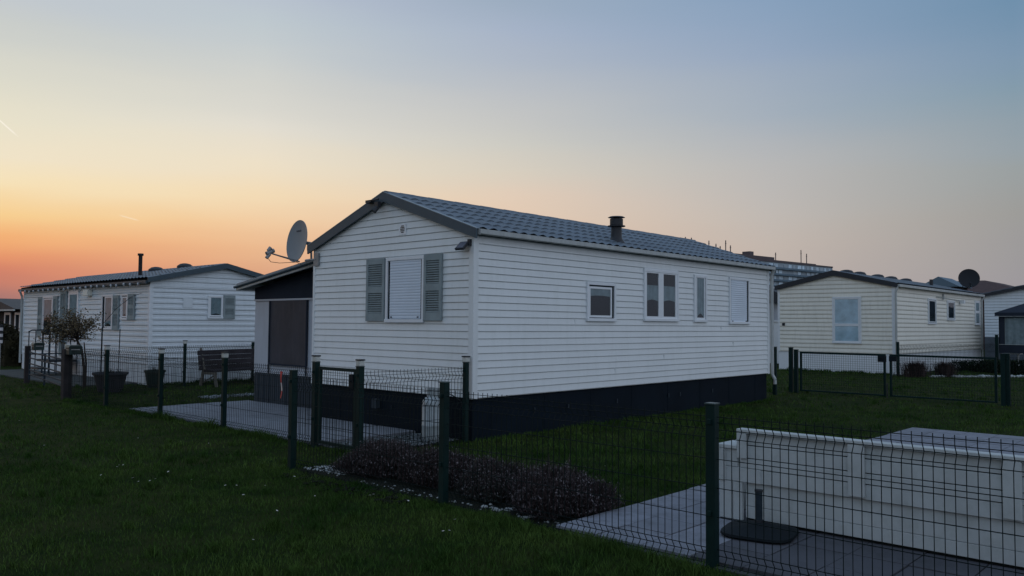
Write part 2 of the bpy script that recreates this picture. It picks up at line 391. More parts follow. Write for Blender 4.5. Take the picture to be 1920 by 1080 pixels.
def siding(F, s0f, s1f, z0, z1, pitch, prof, name, m, parent, zref=None, joints=()):
    """Lapped boards built as real profiles; s0f/s1f give the wall's edges at each height."""
    mb = MB(); zb = zref if zref is not None else z0
    while zb > z0: zb -= pitch
    while zb < z1 - 1e-4:
        pts = [(o, zb + dz * pitch) for o, dz in prof]
        pts = [(o, min(max(z, z0), z1)) for o, z in pts]
        for (oa, za), (ob, zc) in zip(pts[:-1], pts[1:]):
            if abs(zc - za) < 1e-5 and za in (z0, z1): continue
            a0, a1, b0, b1 = s0f(za), s1f(za), s0f(zc), s1f(zc)
            if a1 - a0 <= 0.001 and b1 - b0 <= 0.001: continue
            mb.add([F(a0, oa, za), F(a1, oa, za), F(b1, ob, zc), F(b0, ob, zc)], [(0, 1, 2, 3)])
        zb += pitch
    for sj, row in joints:
        za = (zref if zref is not None else z0) + row * pitch
        mb.fbox(F, sj, sj + 0.03, 0.004, 0.0195, za + pitch * 0.10, za + pitch * 0.97)
    return build(mb, name, m, parent)
LAP = [(0.000, 0.0), (0.000, 0.085), (0.016, 0.085), (0.019, 0.13), (0.008, 1.0), (0.0, 1.0)]
VINYL = [(0.000, 0.0), (0.000, 0.05), (0.022, 0.05), (0.026, 0.12), (0.024, 0.45), (0.010, 0.56), (0.013, 0.62), (0.006, 0.97), (0.0, 1.0)]
SAW = [(0.002, 0.0), (0.018, 0.05), (0.023, 0.16), (0.022, 0.35), (0.010, 0.75), (0.003, 0.97), (0.002, 1.0)]

def roof_sheet(name, m, parent, s0, s1, e, r, along='x', wave=0.21, amp=0.028, rows=6, step=0.02, thick=0.012, side=1):
    """Tile-pattern sheet. e=(t,z) eave, r=(t,z) ridge across the roof; s along the ridge."""
    mb = MB(); ns = int((s1 - s0) / wave * 8) + 1
    ss = np.linspace(s0, s1, ns)
    dt, dz = r[0] - e[0], r[1] - e[1]; L = math.hypot(dt, dz); nt_, nz_ = -dz / L * (1 if dt > 0 else -1), abs(dt) / L
    ph = (ss - s0) / wave * 2 * math.pi
    w = amp * np.power(0.5 - 0.5 * np.cos(ph), 0.7)
    lines = []
    for k in range(rows):
        for q, h in ((k / rows, step), ((k + 0.5) / rows, step * 0.5), ((k + 0.995) / rows, 0.0)):
            lines.append((q, h))
    vs = []
    for q, h in lines:
        for i, s in enumerate(ss):
            hh = h + w[i]
            t = e[0] + dt * q + nt_ * hh; z = e[1] + dz * q + nz_ * hh
            vs.append((s, t, z) if along == 'x' else (t, s, z))
    fs = []
    for a in range(len(lines) - 1):
        for i in range(ns - 1):
            fs.append((a * ns + i, a * ns + i + 1, (a + 1) * ns + i + 1, (a + 1) * ns + i))
    mb.add(vs, fs)
    return build(mb, name, m, parent)

def window(parent, F, s0, s1, z0, z1, panes, blind=False, curtain=None, fm='white_pvc', name='window', back='interior', fw=0.05, base=0.02, blind_pitch=0.042):
    w = MB(); t1 = base + 0.022
    w.fbox(F, s0, s1, 0.0, t1, z1 - fw, z1)
    w.fbox(F, s0 - 0.004, s1 + 0.004, 0.0, t1 + 0.012, z0, z0 + fw)
    w.fbox(F, s0, s0 + fw, 0.0, t1 - 0.0005, z0 + fw, z1 - fw)
    w.fbox(F, s1 - fw, s1, 0.0, t1 - 0.0005, z0 + fw, z1 - fw)
    wo_ = build(w, name, fm, parent, bevel=0.004)
    bk = MB(); bk.fbox(F, s0 + fw, s1 - fw, base - 0.004, base + 0.001, z0 + fw, z1 - fw); build(bk, 'reveal', back, wo_)
    for (a0, a1, b0, b1) in panes:
        if blind:
            p = MB(); z = b0; prof = [(0.0075, 0), (0.0115, 0.2), (0.012, 0.5), (0.0115, 0.8), (0.0075, 1.0)]
            while z < b1 - 0.005:
                h = min(blind_pitch, b1 - z)
                for (oa, fa), (ob, fb) in zip(prof[:-1], prof[1:]):
                    p.add([F(a0, oa + base, z + fa * h), F(a1, oa + base, z + fa * h), F(a1, ob + base, z + fb * h), F(a0, ob + base, z + fb * h)], [(0, 1, 2, 3)])
                z += h
            build(p, 'roller_blind', 'blind', wo_)
            for q in (a0 + 0.04, a1 - 0.06):
                st = MB(); st.fbox(F, q, q + 0.025, base + 0.002, base + 0.026, b0 + 0.015, b0 + 0.035)
                build(st, 'blind_stop', 'metal_dark', wo_)
        else:
            f = MB(); t = 0.035; o1_ = 0
            if len(panes) > 1 and panes[0][1] < panes[1][0]: t = (panes[1][0] - panes[0][1]) / 2 - 0.0005
            elif len(panes) > 1: t = (panes[1][2] - panes[0][3]) / 2 - 0.0005
            o1 = base + 0.015
            f.fbox(F, a0 - t, a0, base + 0.0015, o1, b0 - t, b1 + t); f.fbox(F, a1, a1 + t, base + 0.0015, o1, b0 - t, b1 + t)
            f.fbox(F, a0, a1, base + 0.0015, o1 - 0.0005, b0 - t, b0); f.fbox(F, a0, a1, base + 0.0015, o1 - 0.0005, b1, b1 + t)
            build(f, 'frame', fm, wo_)
            g = MB(); g.add([F(a0, base + 0.008, b0), F(a1, base + 0.008, b0), F(a1, base + 0.008, b1), F(a0, base + 0.008, b1)], [(0, 1, 2, 3)]); build(g, 'pane', 'glass', wo_)
            if curtain:
                c = MB(); k = 18; cs_, ce_, cb_, ct_ = curtain
                A0 = a0 + (a1 - a0) * cs_; A1 = a0 + (a1 - a0) * ce_; B0 = b0 + (b1 - b0) * cb_; B1 = b0 + (b1 - b0) * ct_
                vs = []
                for i in range(k + 1):
                    u = i / k; o = base + 0.0045 + 0.0015 * math.sin(u * 23)
                    vs += [F(A0 + (A1 - A0) * u, o, B0 + 0.10 * (B1 - B0) * math.sin(u * math.pi)), F(A0 + (A1 - A0) * u, o, B1)]
                c.add(vs, [(2 * i, 2 * i + 2, 2 * i + 3, 2 * i + 1) for i in range(k)]); build(c, 'curtain', 'curtain', wo_)
    return wo_

def louvre_shutter(parent, F, s0, s1, z0, z1, name='shutter', m='shutter_paint', base=0.02):
    f = MB(); t = 0.05; zm = (z0 + z1) / 2; o0, o1 = base, base + 0.032
    f.fbox(F, s0, s0 + t, o0, o1, z0, z1); f.fbox(F, s1 - t, s1, o0, o1, z0, z1)
    f.fbox(F, s0 + t, s1 - t, o0, o1 - 0.002, z0, z0 + 0.12); f.fbox(F, s0 + t, s1 - t, o0, o1 - 0.002, z1 - 0.09, z1)
    f.fbox(F, s0 + t, s1 - t, o0, o1 - 0.002, zm - 0.05, zm + 0.05)
    f.fbox(F, s0 + t, s1 - t, o0 - 0.003, o0 + 0.002, z0 + 0.12, z1 - 0.09)
    sh = build(f, name, m, parent, bevel=0.004)
    l = MB()
    for za, zb in ((z0 + 0.12, zm - 0.05), (zm + 0.05, z1 - 0.09)):
        n = int((zb - za) / 0.034)
        for i in range(n):
            z = za + (i + 0.5) * (zb - za) / n
            l.add([F(s0 + t, o0 + 0.006, z + 0.012), F(s1 - t, o0 + 0.006, z + 0.012), F(s1 - t, o1 - 0.004, z - 0.006), F(s0 + t, o1 - 0.004, z - 0.006),
                   F(s0 + t, o0 + 0.006, z + 0.006), F(s1 - t, o0 + 0.006, z + 0.006), F(s1 - t, o1 - 0.004, z - 0.012), F(s0 + t, o1 - 0.004, z - 0.012)],
                  [(0, 1, 2, 3), (4, 5, 6, 7), (2, 3, 7, 6), (0, 1, 5, 4)])
    build(l, 'louvres', m, sh)
    return sh

# ------------------------------------------------------------------ ground
g = MB(); g.add([(-600, -600, 0), (1200, -600, 0), (1200, 1200, 0), (-600, 1200, 0)], [(0, 1, 2, 3)])
struct(g, 'ground', 'turf')

def slabs(x0, x1, y0, y1, w, d, z=0.03, gap=0.006, stagger=False, th=0.045, jit=0.003):
    mb = MB(); nx = max(1, round((x1 - x0) / w)); ny = max(1, round((y1 - y0) / d)); w = (x1 - x0) / nx; d = (y1 - y0) / ny
    for i in range(nx):
        for j in range(ny):
            h = z + random.uniform(-jit, jit)
            mb.box(x0 + i * w + gap / 2, x0 + (i + 1) * w - gap / 2, y0 + j * d + gap / 2, y0 + (j + 1) * d - gap / 2, z - th, h)
    return mb
struct(slabs(-2.86, 5.95, -5.05, -3.85, 0.4, 0.4, gap=0.011, jit=0.004), 'terrace_paving', 'paving')
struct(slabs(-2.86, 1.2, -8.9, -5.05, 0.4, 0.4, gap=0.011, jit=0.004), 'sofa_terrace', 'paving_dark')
struct(slabs(1.2, 5.95, -8.9, -5.05, 0.4, 0.4, gap=0.011, jit=0.004), 'back_terrace', 'paving')
struct(slabs(-1.72, -0.02, 1.15, 7.05, 0.85, 0.84, z=0.04), 'patio_paving', 'paving_light')
struct(slabs(-0.02, 0.62, 3.95, 7.05, 0.64, 0.78, z=0.04), 'patio_strip', 'paving_light')
struct(slabs(-0.55, 0.99, 13.2, 21.5, 0.77, 0.8, z=0.03), 'path', 'concrete')
k_ = MB(); k_.box(-2.96, -2.88, -4.05, -8.9, -0.05, 0.02); struct(k_, 'kerb_edge', 'concrete')
bed = MB()
bed.add([(-2.98, -4.1, 0.008), (-2.0, -4.0, 0.008), (-2.0, -0.35, 0.008), (-2.98, -0.1, 0.008)], [(0, 1, 2, 3)])
bed.add([(-1.75, 0.14, 0.008), (-0.03, 0.14, 0.008), (-0.03, 1.13, 0.008), (-1.75, 1.13, 0.008)], [(0, 1, 2, 3)])
struct(bed, 'flowerbed_soil', 'soil')

def rocks(name, m, region, n, smin, smax, label, z=0.0, flat=0.7):
    mb = MB()
    for _ in range(n):
        x, y = region() ; s = random.uniform(smin, smax)
        bm = bmesh.new(); bmesh.ops.create_icosphere(bm, subdivisions=1, radius=1.0)
        rot = Matrix.Rotation(random.uniform(0, 6.28), 3, 'Z'); sx, sy, sz = s * random.uniform(0.7, 1.3), s * random.uniform(0.7, 1.2), s * flat * random.uniform(0.7, 1.1)
        vs = []
        for v in bm.verts:
            p = v.co * random.uniform(0.85, 1.12); p = rot @ Vector((p.x * sx, p.y * sy, p.z * sz)); vs.append((x + p.x, y + p.y, z + p.z + sz * 0.4))
        mb.add(vs, [tuple(v.index for v in f.verts) for f in bm.faces]); bm.free()
    o = build(mb, name, m, smooth=True); o['kind'] = 'stuff'; o['label'] = label
    return o
U = random.uniform
rocks('pebbles', 'pebble_white', lambda: (U(-2.78, -2.50), U(-0.85, -0.2)), 110, 0.012, 0.03, 'white pebbles heaped beside the corner fence post')
rocks('pebbles', 'pebble_white', lambda: (-2.82 + abs(random.gauss(0, 0.06)), U(-4.0, -1.2)), 110, 0.007, 0.019, 'scattered white pebbles along the lavender bed edge')
rocks('pebbles', 'pebble_white', lambda: (random.gauss(-2.70, 0.05), random.choice((-2.95, -3.15, -3.45)) + random.gauss(0, 0.04)), 26, 0.015, 0.034, 'larger white stones in front of the lavender')
rocks('gravel', 'pebble_gray', lambda: (U(-1.7, -0.05), U(0.2, 1.14)), 1500, 0.010, 0.028, 'grey gravel strip between gate and gas cylinder')
rocks('pebbles', 'pebble_gray', lambda: (U(0.35, 1.7), 8.75 - random.gauss(0.25, 0.12)), 260, 0.018, 0.045, 'pale pebble edging between the small lawn and patio')

# ------------------------------------------------------------------ main mobile home
home = thing('mobile_home', 'large white clapboard mobile home with blue-grey tiled roof and dark skirting, in the centre', 'mobile home', (0, 0, 0), 'mobile homes of the park')
GF, SF = FX(0.0), FY(0.0)
RZ = lambda y, k=0.349: 3.600 - k * abs(y - 1.92)         # outer roof line
ZW = 2.838; APX = 3.502
siding(GF, lambda z: 0.0 if z <= ZW else (z - ZW) / (APX - ZW) * 1.92, lambda z: 3.84 if z <= ZW else 3.84 - (z - ZW) / (APX - ZW) * 1.92,
       0.578, APX, 0.1014, LAP, 'gable_wall', 'siding', home, zref=0.578)
JT = [(2.22, 10), (6.9, 9), (4.8, 4), (3.3, 2), (7.4, 6)]
siding(SF, lambda z: 0.0, lambda z: 9.04, 0.578, 2.845, 0.1014, LAP, 'side_wall', 'siding', home, zref=0.578, joints=JT)
siding(FY(3.84, 1), lambda z: 0.0, lambda z: 9.04, 0.578, 2.845, 0.1014, LAP, 'rear_wall', 'siding', home, zref=0.578)
siding(FX(9.04, 1), lambda z: 0.0 if z <= ZW else (z - ZW) / (APX - ZW) * 1.92, lambda z: 3.84 if z <= ZW else 3.84 - (z - ZW) / (APX - ZW) * 1.92,
       0.578, APX, 0.1014, LAP, 'far_wall', 'siding', home, zref=0.578)
def trim(x, y, sx, sy, z0, z1, m='siding', w=0.075, parent=home, name='corner_trim'):
    t = MB()
    xa, xb = sorted((x - sx * 0.024, x + sx * w)); ya, yb = sorted((y - sy * 0.024, y + sy * w))
    t.box(xa, xb, ya, yb, z0, z1); return build(t, name, m, parent, bevel=0.006)
trim(0, 0, 1, 1, 0.572, 2.86); trim(0, 3.84, 1, -1, 0.572, 2.86, w=0.03); trim(9.04, 0, -1, 1, 0.572, 2.86)
# skirting: near-black navy boards with fine ribs
s_ = MB(); s_.box(0.03, 9.0, 0.03, 3.8, 0.0, 0.572)
for i in range(8):
    s_.box(0.4 + i * 1.15, 0.43 + i * 1.15, 0.026, 0.04, 0.0, 0.571)
for i in range(3):
    s_.box(0.024, 0.04, 0.68 + i * 1.2, 0.70 + i * 1.2, 0.0, 0.571)
build(s_, 'skirting', 'skirt', home)
for x in (1.3, 2.1, 3.4, 5.0, 5.4, 6.6):
    lt = MB(); lt.box(x, x + 0.018, 0.006, 0.0175, 0.30, 0.37); build(lt, 'skirting_latch', 'skirt_gray', home)
for y in (1.75, 2.55):
    lt = MB(); lt.box(0.004, 0.0175, y, y + 0.02, 0.30, 0.36); build(lt, 'skirting_latch', 'skirt_gray', home)
# bare services box on the skirting of the gable
sb = MB(); sb.box(-0.06, 0.017, 2.05, 2.15, 0.30, 0.44); build(sb, 'vent_flap', 'skirt_gray', home)
# roof
roof = roof_sheet('roof', 'roof_tile', home, -0.05, 9.15, (-0.11, RZ(-0.11)), (1.92, 3.600), rows=6)
roof_sheet('roof_slope', 'roof_tile', roof, -0.05, 9.15, (3.95, RZ(3.95)), (1.92, 3.600), rows=6)
dk = MB()
dk.prism([(-0.045, RZ(-0.045) - 0.012), (1.92, 3.588), (3.885, RZ(3.885) - 0.012), (3.885, RZ(3.885) - 0.09), (1.92, 3.50), (-0.045, RZ(-0.045) - 0.09)],
         lambda s, o, z: (o, s, z), -0.045, 9.14)
build(dk, 'roof_deck', 'skirt_gray', home)
rc = MB()
for i in range(31):
    rc.prism([(1.80, 3.581 - 0.02), (1.86, 3.632), (1.92, 3.644 + 0.004 * (i % 2)), (1.98, 3.632), (2.04, 3.581 - 0.02)], lambda s, o, z: (o, s, z), -0.05 + i * 0.297, -0.05 + i * 0.297 + 0.292)
build(rc, 'ridge_cap', 'roof_tile', roof)
for x0, x1 in ((-0.085, -0.055), (9.155, 9.185)):
    rb = MB()
    for sgn in (-1, 1):
        y1 = 1.92 + sgn * 2.04
        rb.prism([(1.92, 3.618), (1.92, 3.468), (y1, RZ(y1) - 0.118), (y1, RZ(y1) + 0.018)], lambda s, o, z: (o, s, z), x0, x1)
    build(rb, 'bargeboard', 'fascia', home)
    ed = MB()
    for sgn in (-1, 1):
        y1 = 1.92 + sgn * 2.04
        ed.prism([(1.92, 3.628), (1.92, 3.6185), (y1, RZ(y1) + 0.0185), (y1, RZ(y1) + 0.028)], lambda s, o, z: (o, s, z), x0 - 0.004, x1 + 0.05 if x0 < 0 else x1 + 0.004)
    build(ed, 'bargeboard_edge', 'fascia_edge', home)
gt = MB()
for s0, z0, s1, z1 in ((-0.135, 2.835, -0.07, 2.84), (-0.15, 2.84, -0.135, 2.905), (-0.07, 2.84, -0.055, 2.90)):
    gt.box(-0.02, 9.10, s0, s1, z0, z1)
gt.box(-0.024, -0.0205, -0.15, -0.03, 2.825, 2.905); gt.box(9.1005, 9.104, -0.15, -0.055, 2.825, 2.905)
build(gt, 'gutter', 'gutter', home, bevel=0.004)
sf = MB(); sf.box(-0.02, 9.09, -0.052, 0.03, 2.833, 2.86); build(sf, 'soffit', 'gutter', home)
dp = MB(); dp.tube([(9.11, -0.10, 2.84), (9.10, -0.06, 2.72), (9.10, -0.06, 0.55), (9.10, -0.12, 0.45), (9.10, -0.12, 0.35)], 0.036, 10)
build(dp, 'downpipe', 'gutter', home, smooth=True)
ch = MB(); ch.lathe([(0.16, 0.0), (0.15, 0.03), (0.105, 0.10), (0.095, 0.14), (0.092, 0.33)], (3.86, 0.36, 3.02))
ch.lathe([(0.155, 0.315), (0.155, 0.33)], (3.86, 0.36, 3.02)); ch.lathe([(0.115, 0.34), (0.115, 0.45)], (3.86, 0.36, 3.02)); ch.lathe([(0.152, 0.475), (0.12, 0.492)], (3.86, 0.36, 3.02)); ch.lathe([(0.05, 0.45), (0.05, 0.48)], (3.86, 0.36, 3.02))
build(ch, 'flue_pipe', 'metal_dark', home, smooth=True)
# windows of the gable
w = window(home, GF, 0.995, 1.885, 1.616, 2.60, [(1.068, 1.785, 1.672, 2.55)], blind=True)
louvre_shutter(home, GF, 0.605, 0.99, 1.645, 2.605); louvre_shutter(home, GF, 1.905, 2.355, 1.635, 2.60)
# long-wall windows
window(home, SF, 2.513, 3.302, 1.662, 2.30, [(2.60, 3.15, 1.76, 2.19)], curtain=(0.0, 1.0, 0.72, 1.0))
window(home, SF, 4.142, 5.286, 1.678, 2.60, [(4.225, 4.60, 1.765, 2.53), (4.765, 5.165, 1.765, 2.53)], curtain=(0.0, 1.0, 0.35, 0.72))
window(home, SF, 5.844, 6.322, 1.676, 2.58, [(5.945, 6.215, 1.76, 2.52)], curtain=(0.0, 1.0, 0.0, 1.0))
window(home, SF, 7.228, 8.101, 1.645, 2.60, [(7.30, 7.985, 1.68, 2.55)], blind=True)
# plastic vent plate
vp = MB(); vp.fbox(GF, 1.43, 1.60, 0.016, 0.024, 2.93, 3.10); vv = build(vp, 'vent_plate', 'white_pvc', home, bevel=0.004)
vr = MB()
for i in range(5):
    z = 2.965 + i * 0.024; hw = (0.030, 0.045, 0.05, 0.045, 0.030)[i]
    vr.fbox(GF, 1.513 - hw, 1.513 + hw, 0.0245, 0.028, z, z + 0.013)
build(vr, 'grille', 'metal_dark', vv)
# movement-sensor lamp at the apex with drooping arm
lm = MB(); lm.tube([(-0.09, 2.16, 3.53), (-0.15, 2.10, 3.50), (-0.16, 1.93, 3.50)], 0.014); lm.box(-0.18, -0.12, 1.92, 2.01, 3.37, 3.46); lm.tube([(-0.15, 1.96, 3.38), (-0.21, 1.98, 3.31)], [0.035, 0.045], 8)
lm.box(-0.16, -0.09, 2.13, 2.26, 3.47, 3.51)
build(lm, 'security_lamp', 'metal_dark', home)
# LED floodlight near the corner
fl = MB(); c0 = Vector((-0.20, 0.28, 2.67))
fo = thing('floodlight', 'small flat floodlight angled out from the white corner board', 'floodlight', (-0.02, 0.12, 2.70))
def plate(off, sc):
    c = Vector((-0.115, 0.125, 2.69)); wv = Vector((0, 0.085 * sc, 0)); hv = Vector((-0.055, 0, -0.052)) * sc; n = wv.cross(hv).normalized()
    if n.x > 0: n = -n
    return [c - wv - hv + n * off, c + wv - hv + n * off, c + wv + hv + n * off, c - wv + hv + n * off]
fl.add(plate(0.0, 1.0) + plate(-0.03, 1.0), [(0, 1, 2, 3), (4, 5, 6, 7), (0, 1, 5, 4), (1, 2, 6, 5), (2, 3, 7, 6), (3, 0, 4, 7)])
build(fl, 'housing', 'metal_dark', fo)
fp = MB(); fp.add(plate(0.003, 0.80), [(0, 1, 2, 3)]); build(fp, 'light_panel', 'screen', fo)
fb = MB(); fb.box(-0.07, -0.0245, 0.02, 0.06, 2.68, 2.77); build(fb, 'bracket', 'metal_dark', fo)

# ------------------------------------------------------------------ lean-to annex
an = thing('annex', 'lean-to porch with grey canvas wall and dark door beside the white mobile home', 'annex', (0.62, 3.86, 0))
AF = FX(0.625)
a1 = MB(); a1.box(0.64, 5.8, 3.87, 6.86, 0.0, 0.612)
for i in range(15): a1.box(0.632, 0.66, 3.9 + i * 0.2, 3.91 + i * 0.2, 0.0, 0.611)
build(a1, 'plinth', 'skirt_gray', an)
a2 = MB(); a2.box(0.635, 5.8, 3.87, 6.88, 0.614, 2.045); build(a2, 'wall_panel', 'panel_white', an)
RA = lambda y: 2.80 - 0.1375 * (y - 3.95)
a3 = MB(); a3.prism([(3.87, 2.06), (6.89, 2.06), (6.89, RA(6.89) - 0.11), (3.87, RA(3.87) - 0.11)], AF, 0.0, -5.1); build(a3, 'gable_cloth', 'fabric_dark', an)
a4 = MB(); a4.fbox(AF, 3.87, 6.89, 0.005, 0.02, 2.025, 2.058); build(a4, 'cloth_rail', 'panel_white', an)
a5 = MB(); a5.fbox(AF, 4.98, 6.29, -0.009, 0.012, 0.80, 2.024); build(a5, 'door', 'fabric_brown', an)
a6 = MB(); a6.fbox(AF, 4.98, 5.01, 0.012, 0.03, 0.62, 2.02); a6.fbox(AF, 6.27, 6.30, 0.012, 0.03, 0.62, 2.02); a6.fbox(AF, 5.01, 6.27, 0.012, 0.03, 0.78, 0.81); build(a6, 'door_frame', 'fabric_dark', an)
a7 = MB(); a7.prism([(3.93, RA(3.93)), (7.09, RA(7.09)), (7.09, RA(7.09) - 0.035), (3.93, RA(3.93) - 0.035)], lambda s, o, z: (o, s, z), 0.33, 6.0); build(a7, 'roof', 'fascia_edge', an)
a8 = MB(); a8.prism([(3.93, RA(3.93) - 0.036), (7.12, RA(7.12) - 0.036), (7.12, RA(7.12) - 0.13), (3.93, RA(3.93) - 0.13)], lambda s, o, z: (o, s, z), 0.335, 0.37)
a8.box(0.371, 6.0, 7.09, 7.12, RA(7.1) - 0.13, RA(7.1) - 0.02); build(a8, 'roof_trim', 'gutter', an)
a9 = MB(); a9.tube([(0.32, 3.95, RA(3.95) - 0.06), (0.32, 7.15, RA(7.15) - 0.06)], 0.028, 8); build(a9, 'cable_trunking', 'fascia', an, smooth=True)
aA = MB(); aA.fbox(AF, 3.86, 3.90, 0.0, 0.03, 0.614, 2.75); build(aA, 'jamb', 'panel_white', an)

# ------------------------------------------------------------------ satellite dish (big)
def dish(name, label, c, az, el, rx, rz_, m, pole, lnb=True, parent_loc=None, dark=False, armlen=0.52):
    root = thing(name, label, 'satellite dish', pole[-1])
    n = Vector((math.cos(R(az)) * math.cos(R(el)), math.sin(R(az)) * math.cos(R(el)), math.sin(R(el))))
    side = Vector((0, 0, 1)).cross(n).normalized(); up = n.cross(side); c = Vector(c)
    mb = MB(); vs = []; fs = []; rings, seg = 8, 36
    for off in (0.0, -0.012):
        for k in range(rings + 1):
            q = k / rings
            for i in range(seg):
                t = 2 * math.pi * i / seg
                p = c + side * (rx * q * math.cos(t)) + up * (rz_ * q * math.sin(t)) + n * (0.13 * rx * (q * q - 1) + off)
                vs.append(p)
    for L_ in range(2):
        b = L_ * (rings + 1) * seg
        for k in range(rings):
            for i in range(seg):
                j = (i + 1) % seg; fs.append((b + k * seg + i, b + k * seg + j, b + (k + 1) * seg + j, b + (k + 1) * seg + i))
    for i in range(seg):
        j = (i + 1) % seg; fs.append((rings * seg + i, rings * seg + j, (2 * rings + 1) * seg + j, (2 * rings + 1) * seg + i))
    mb.add(vs, fs); build(mb, 'reflector', m, root, smooth=True)
    if lnb:
        bt = c - up * (rz_ * 0.93) - n * 0.03; hd = c + n * armlen - up * (rz_ * 0.80)
        a = MB(); a.tube([bt - n * 0.08, bt, hd], 0.013, 6); a.tube([bt + side * 0.12 + n * 0.01, hd], 0.005, 5); build(a, 'arm', 'metal_gray', root)
        l = MB(); d = (c - hd).normalized()
        l.cyl(hd - d * 0.05, hd + d * 0.07, 0.036, 0.028, 12); l.cyl(hd + d * 0.07, hd + d * 0.10, 0.038, 0.038, 12)
        l.cyl(hd - up * 0.10 + n * 0.03, hd - up * 0.02 - n * 0.02, 0.03, 0.03, 10); l.cyl(hd + up * 0.03 + n * 0.02, hd + up * 0.09 - n * 0.02, 0.028, 0.034, 10)
        build(l, 'receiver_head', 'metal_gray' if not dark else 'dish_dark', root, smooth=True)
        cb = MB(); cb.tube([hd - up * 0.1, hd - up * 0.15 - n * 0.06, hd - up * 0.14 - n * 0.22, bt - n * 0.02 - up * 0.02, bt - n * 0.15 - up * 0.05], 0.005, 5); build(cb, 'cable', 'metal_dark', root)
    pl = MB(); pl.tube(pole, 0.020, 8); pl.box(pole[0][0] - 0.05, pole[0][0] + 0.05, pole[0][1] - 0.05, pole[0][1] + 0.05, pole[0][2] - 0.12, pole[0][2] + 0.02)
    q = c - n * 0.10; pl.tube([q, Vector(pole[0])], 0.03, 8); build(pl, 'bracket', 'metal_gray' if not dark else 'dish_dark', root)
    return root, c, n, side, up
droot, dc, dn, ds, du = dish('satellite_dish', 'pale grey oval satellite dish on a bracket at the white gable corner', (0.0, 4.43, 3.03), 176, 7, 0.35, 0.375, 'dish_gray',
     [(0.16, 4.22, 2.98), (0.16, 4.20, 2.70), (-0.02, 4.10, 2.67), (-0.04, 3.76, 2.67)], armlen=0.48)
wm = MB(); wm.box(-0.05, -0.0245, 3.68, 3.82, 2.56, 2.78); build(wm, 'wall_plate', 'metal_gray', droot)
# grey maker's plate: a small dark wordmark on the upper part of the reflector
lp = MB()
ctr = dc + du * 0.17 - ds * 0.02
for i in range(5):
    a = ctr + ds * (-0.075 + i * 0.032); h = 0.026 if i % 2 else 0.032
    vs = []
    for (p_, q_) in ((0, 0), (0.022, 0), (0.022, h), (0, h)):
        x = a + ds * p_ + du * q_; rel = x - dc; rr = (rel.dot(ds) / 0.345) ** 2 + (rel.dot(du) / 0.385) ** 2
        vs.append(x + dn * (0.13 * 0.345 * (rr - 1) + 0.004))
    lp.add(vs, [(0, 1, 2, 3)])
build(lp, 'mark', 'letters', droot)

# ------------------------------------------------------------------ left mobile home
LX, LY, LW, LL = 1.038, 12.724, 3.97, 9.75
lh = thing('mobile_home', 'white mobile home with string lights along the eave, behind the small tree on the left', 'mobile home', (LX, LY, 0), 'mobile homes of the park')
LG, LS = FY(LY), FX(LX)
mx_ = LX + LW / 2
siding(LG, lambda z: LX, lambda z: LX + LW, 0.50, 2.47, 0.142, VINYL, 'gable_wall', 'siding_blue', lh)
siding(LG, lambda z: LX + (z - 2.617) / (3.065 - 2.617) * LW / 2 if z > 2.617 else LX, lambda z: LX + LW - ((z - 2.617) / (3.065 - 2.617) * LW / 2 if z > 2.617 else 0), 2.49, 3.065, 0.142, VINYL, 'gable_panel', 'siding_blue', lh)
gtm = MB(); gtm.fbox(LG, LX, LX + LW, -0.002, 0.034, 2.468, 2.492); build(gtm, 'gable_trim', 'white_pvc', lh)
siding(LS, lambda z: LY, lambda z: LY + LL, 0.50, 2.66, 0.142, VINYL, 'side_wall', 'siding_blue', lh)
bx = MB(); bx.box(LX + 0.03, LX + LW - 0.03, LY + 0.03, LY + LL - 0.02, 0.0, 2.5); build(bx, 'core_wall', 'siding_blue', lh)
sk = MB(); sk.box(LX - 0.012, LX + LW, LY - 0.012, LY + LL, 0.0, 0.498)
for i in range(6): sk.box(LX + 0.1 + i * 0.66, LX + 0.12 + i * 0.66, LY - 0.02, LY - 0.0125, 0, 0.497)
build(sk, 'skirting', 'siding_blue', lh)
trim(LX, LY, 1, 1, 0.48, 2.62, 'white_pvc', parent=lh); trim(LX + LW, LY, -1, 1, 0.48, 2.62, 'white_pvc', parent=lh); trim(LX, LY + LL, 1, -1, 0.48, 2.62, 'white_pvc', parent=lh)
LR = lambda x: 3.17 - 0.228 * abs(x - mx_)
lroof = roof_sheet('roof', 'roof_tile', lh, LY - 0.12, LY + LL + 0.12, (LX - 0.12, LR(LX - 0.12)), (mx_, 3.17), along='y', rows=6)
roof_sheet('roof_slope', 'roof_tile', lroof, LY - 0.12, LY + LL + 0.12, (LX + LW + 0.12, LR(LX + LW + 0.12)), (mx_, 3.17), along='y', rows=6)
ld = MB(); ld.prism([(LX - 0.08, LR(LX - 0.08) - 0.01), (mx_, 3.158), (LX + LW + 0.08, LR(LX + LW + 0.08) - 0.01), (LX + LW + 0.08, LR(LX + LW + 0.08) - 0.1), (mx_, 3.06), (LX - 0.08, LR(LX - 0.08) - 0.1)],
                    lambda s, o, z: (s, o, z), LY - 0.10, LY + LL + 0.10); build(ld, 'roof_deck', 'void', lh)
lb = MB()
for sgn in (-1, 1):
    x1 = mx_ + sgn * (LW / 2 + 0.13)
    lb.prism([(mx_, 3.19), (mx_, 3.05), (x1, LR(x1) - 0.10), (x1, LR(x1) + 0.02)], lambda s, o, z: (s, o, z), LY - 0.15, LY - 0.12)
build(lb, 'bargeboard', 'fascia', lh)
lg = MB(); lg.box(LX - 0.17, LX - 0.10, LY - 0.1, LY + LL + 0.1, 2.56, 2.64); build(lg, 'gutter', 'fascia', lh)
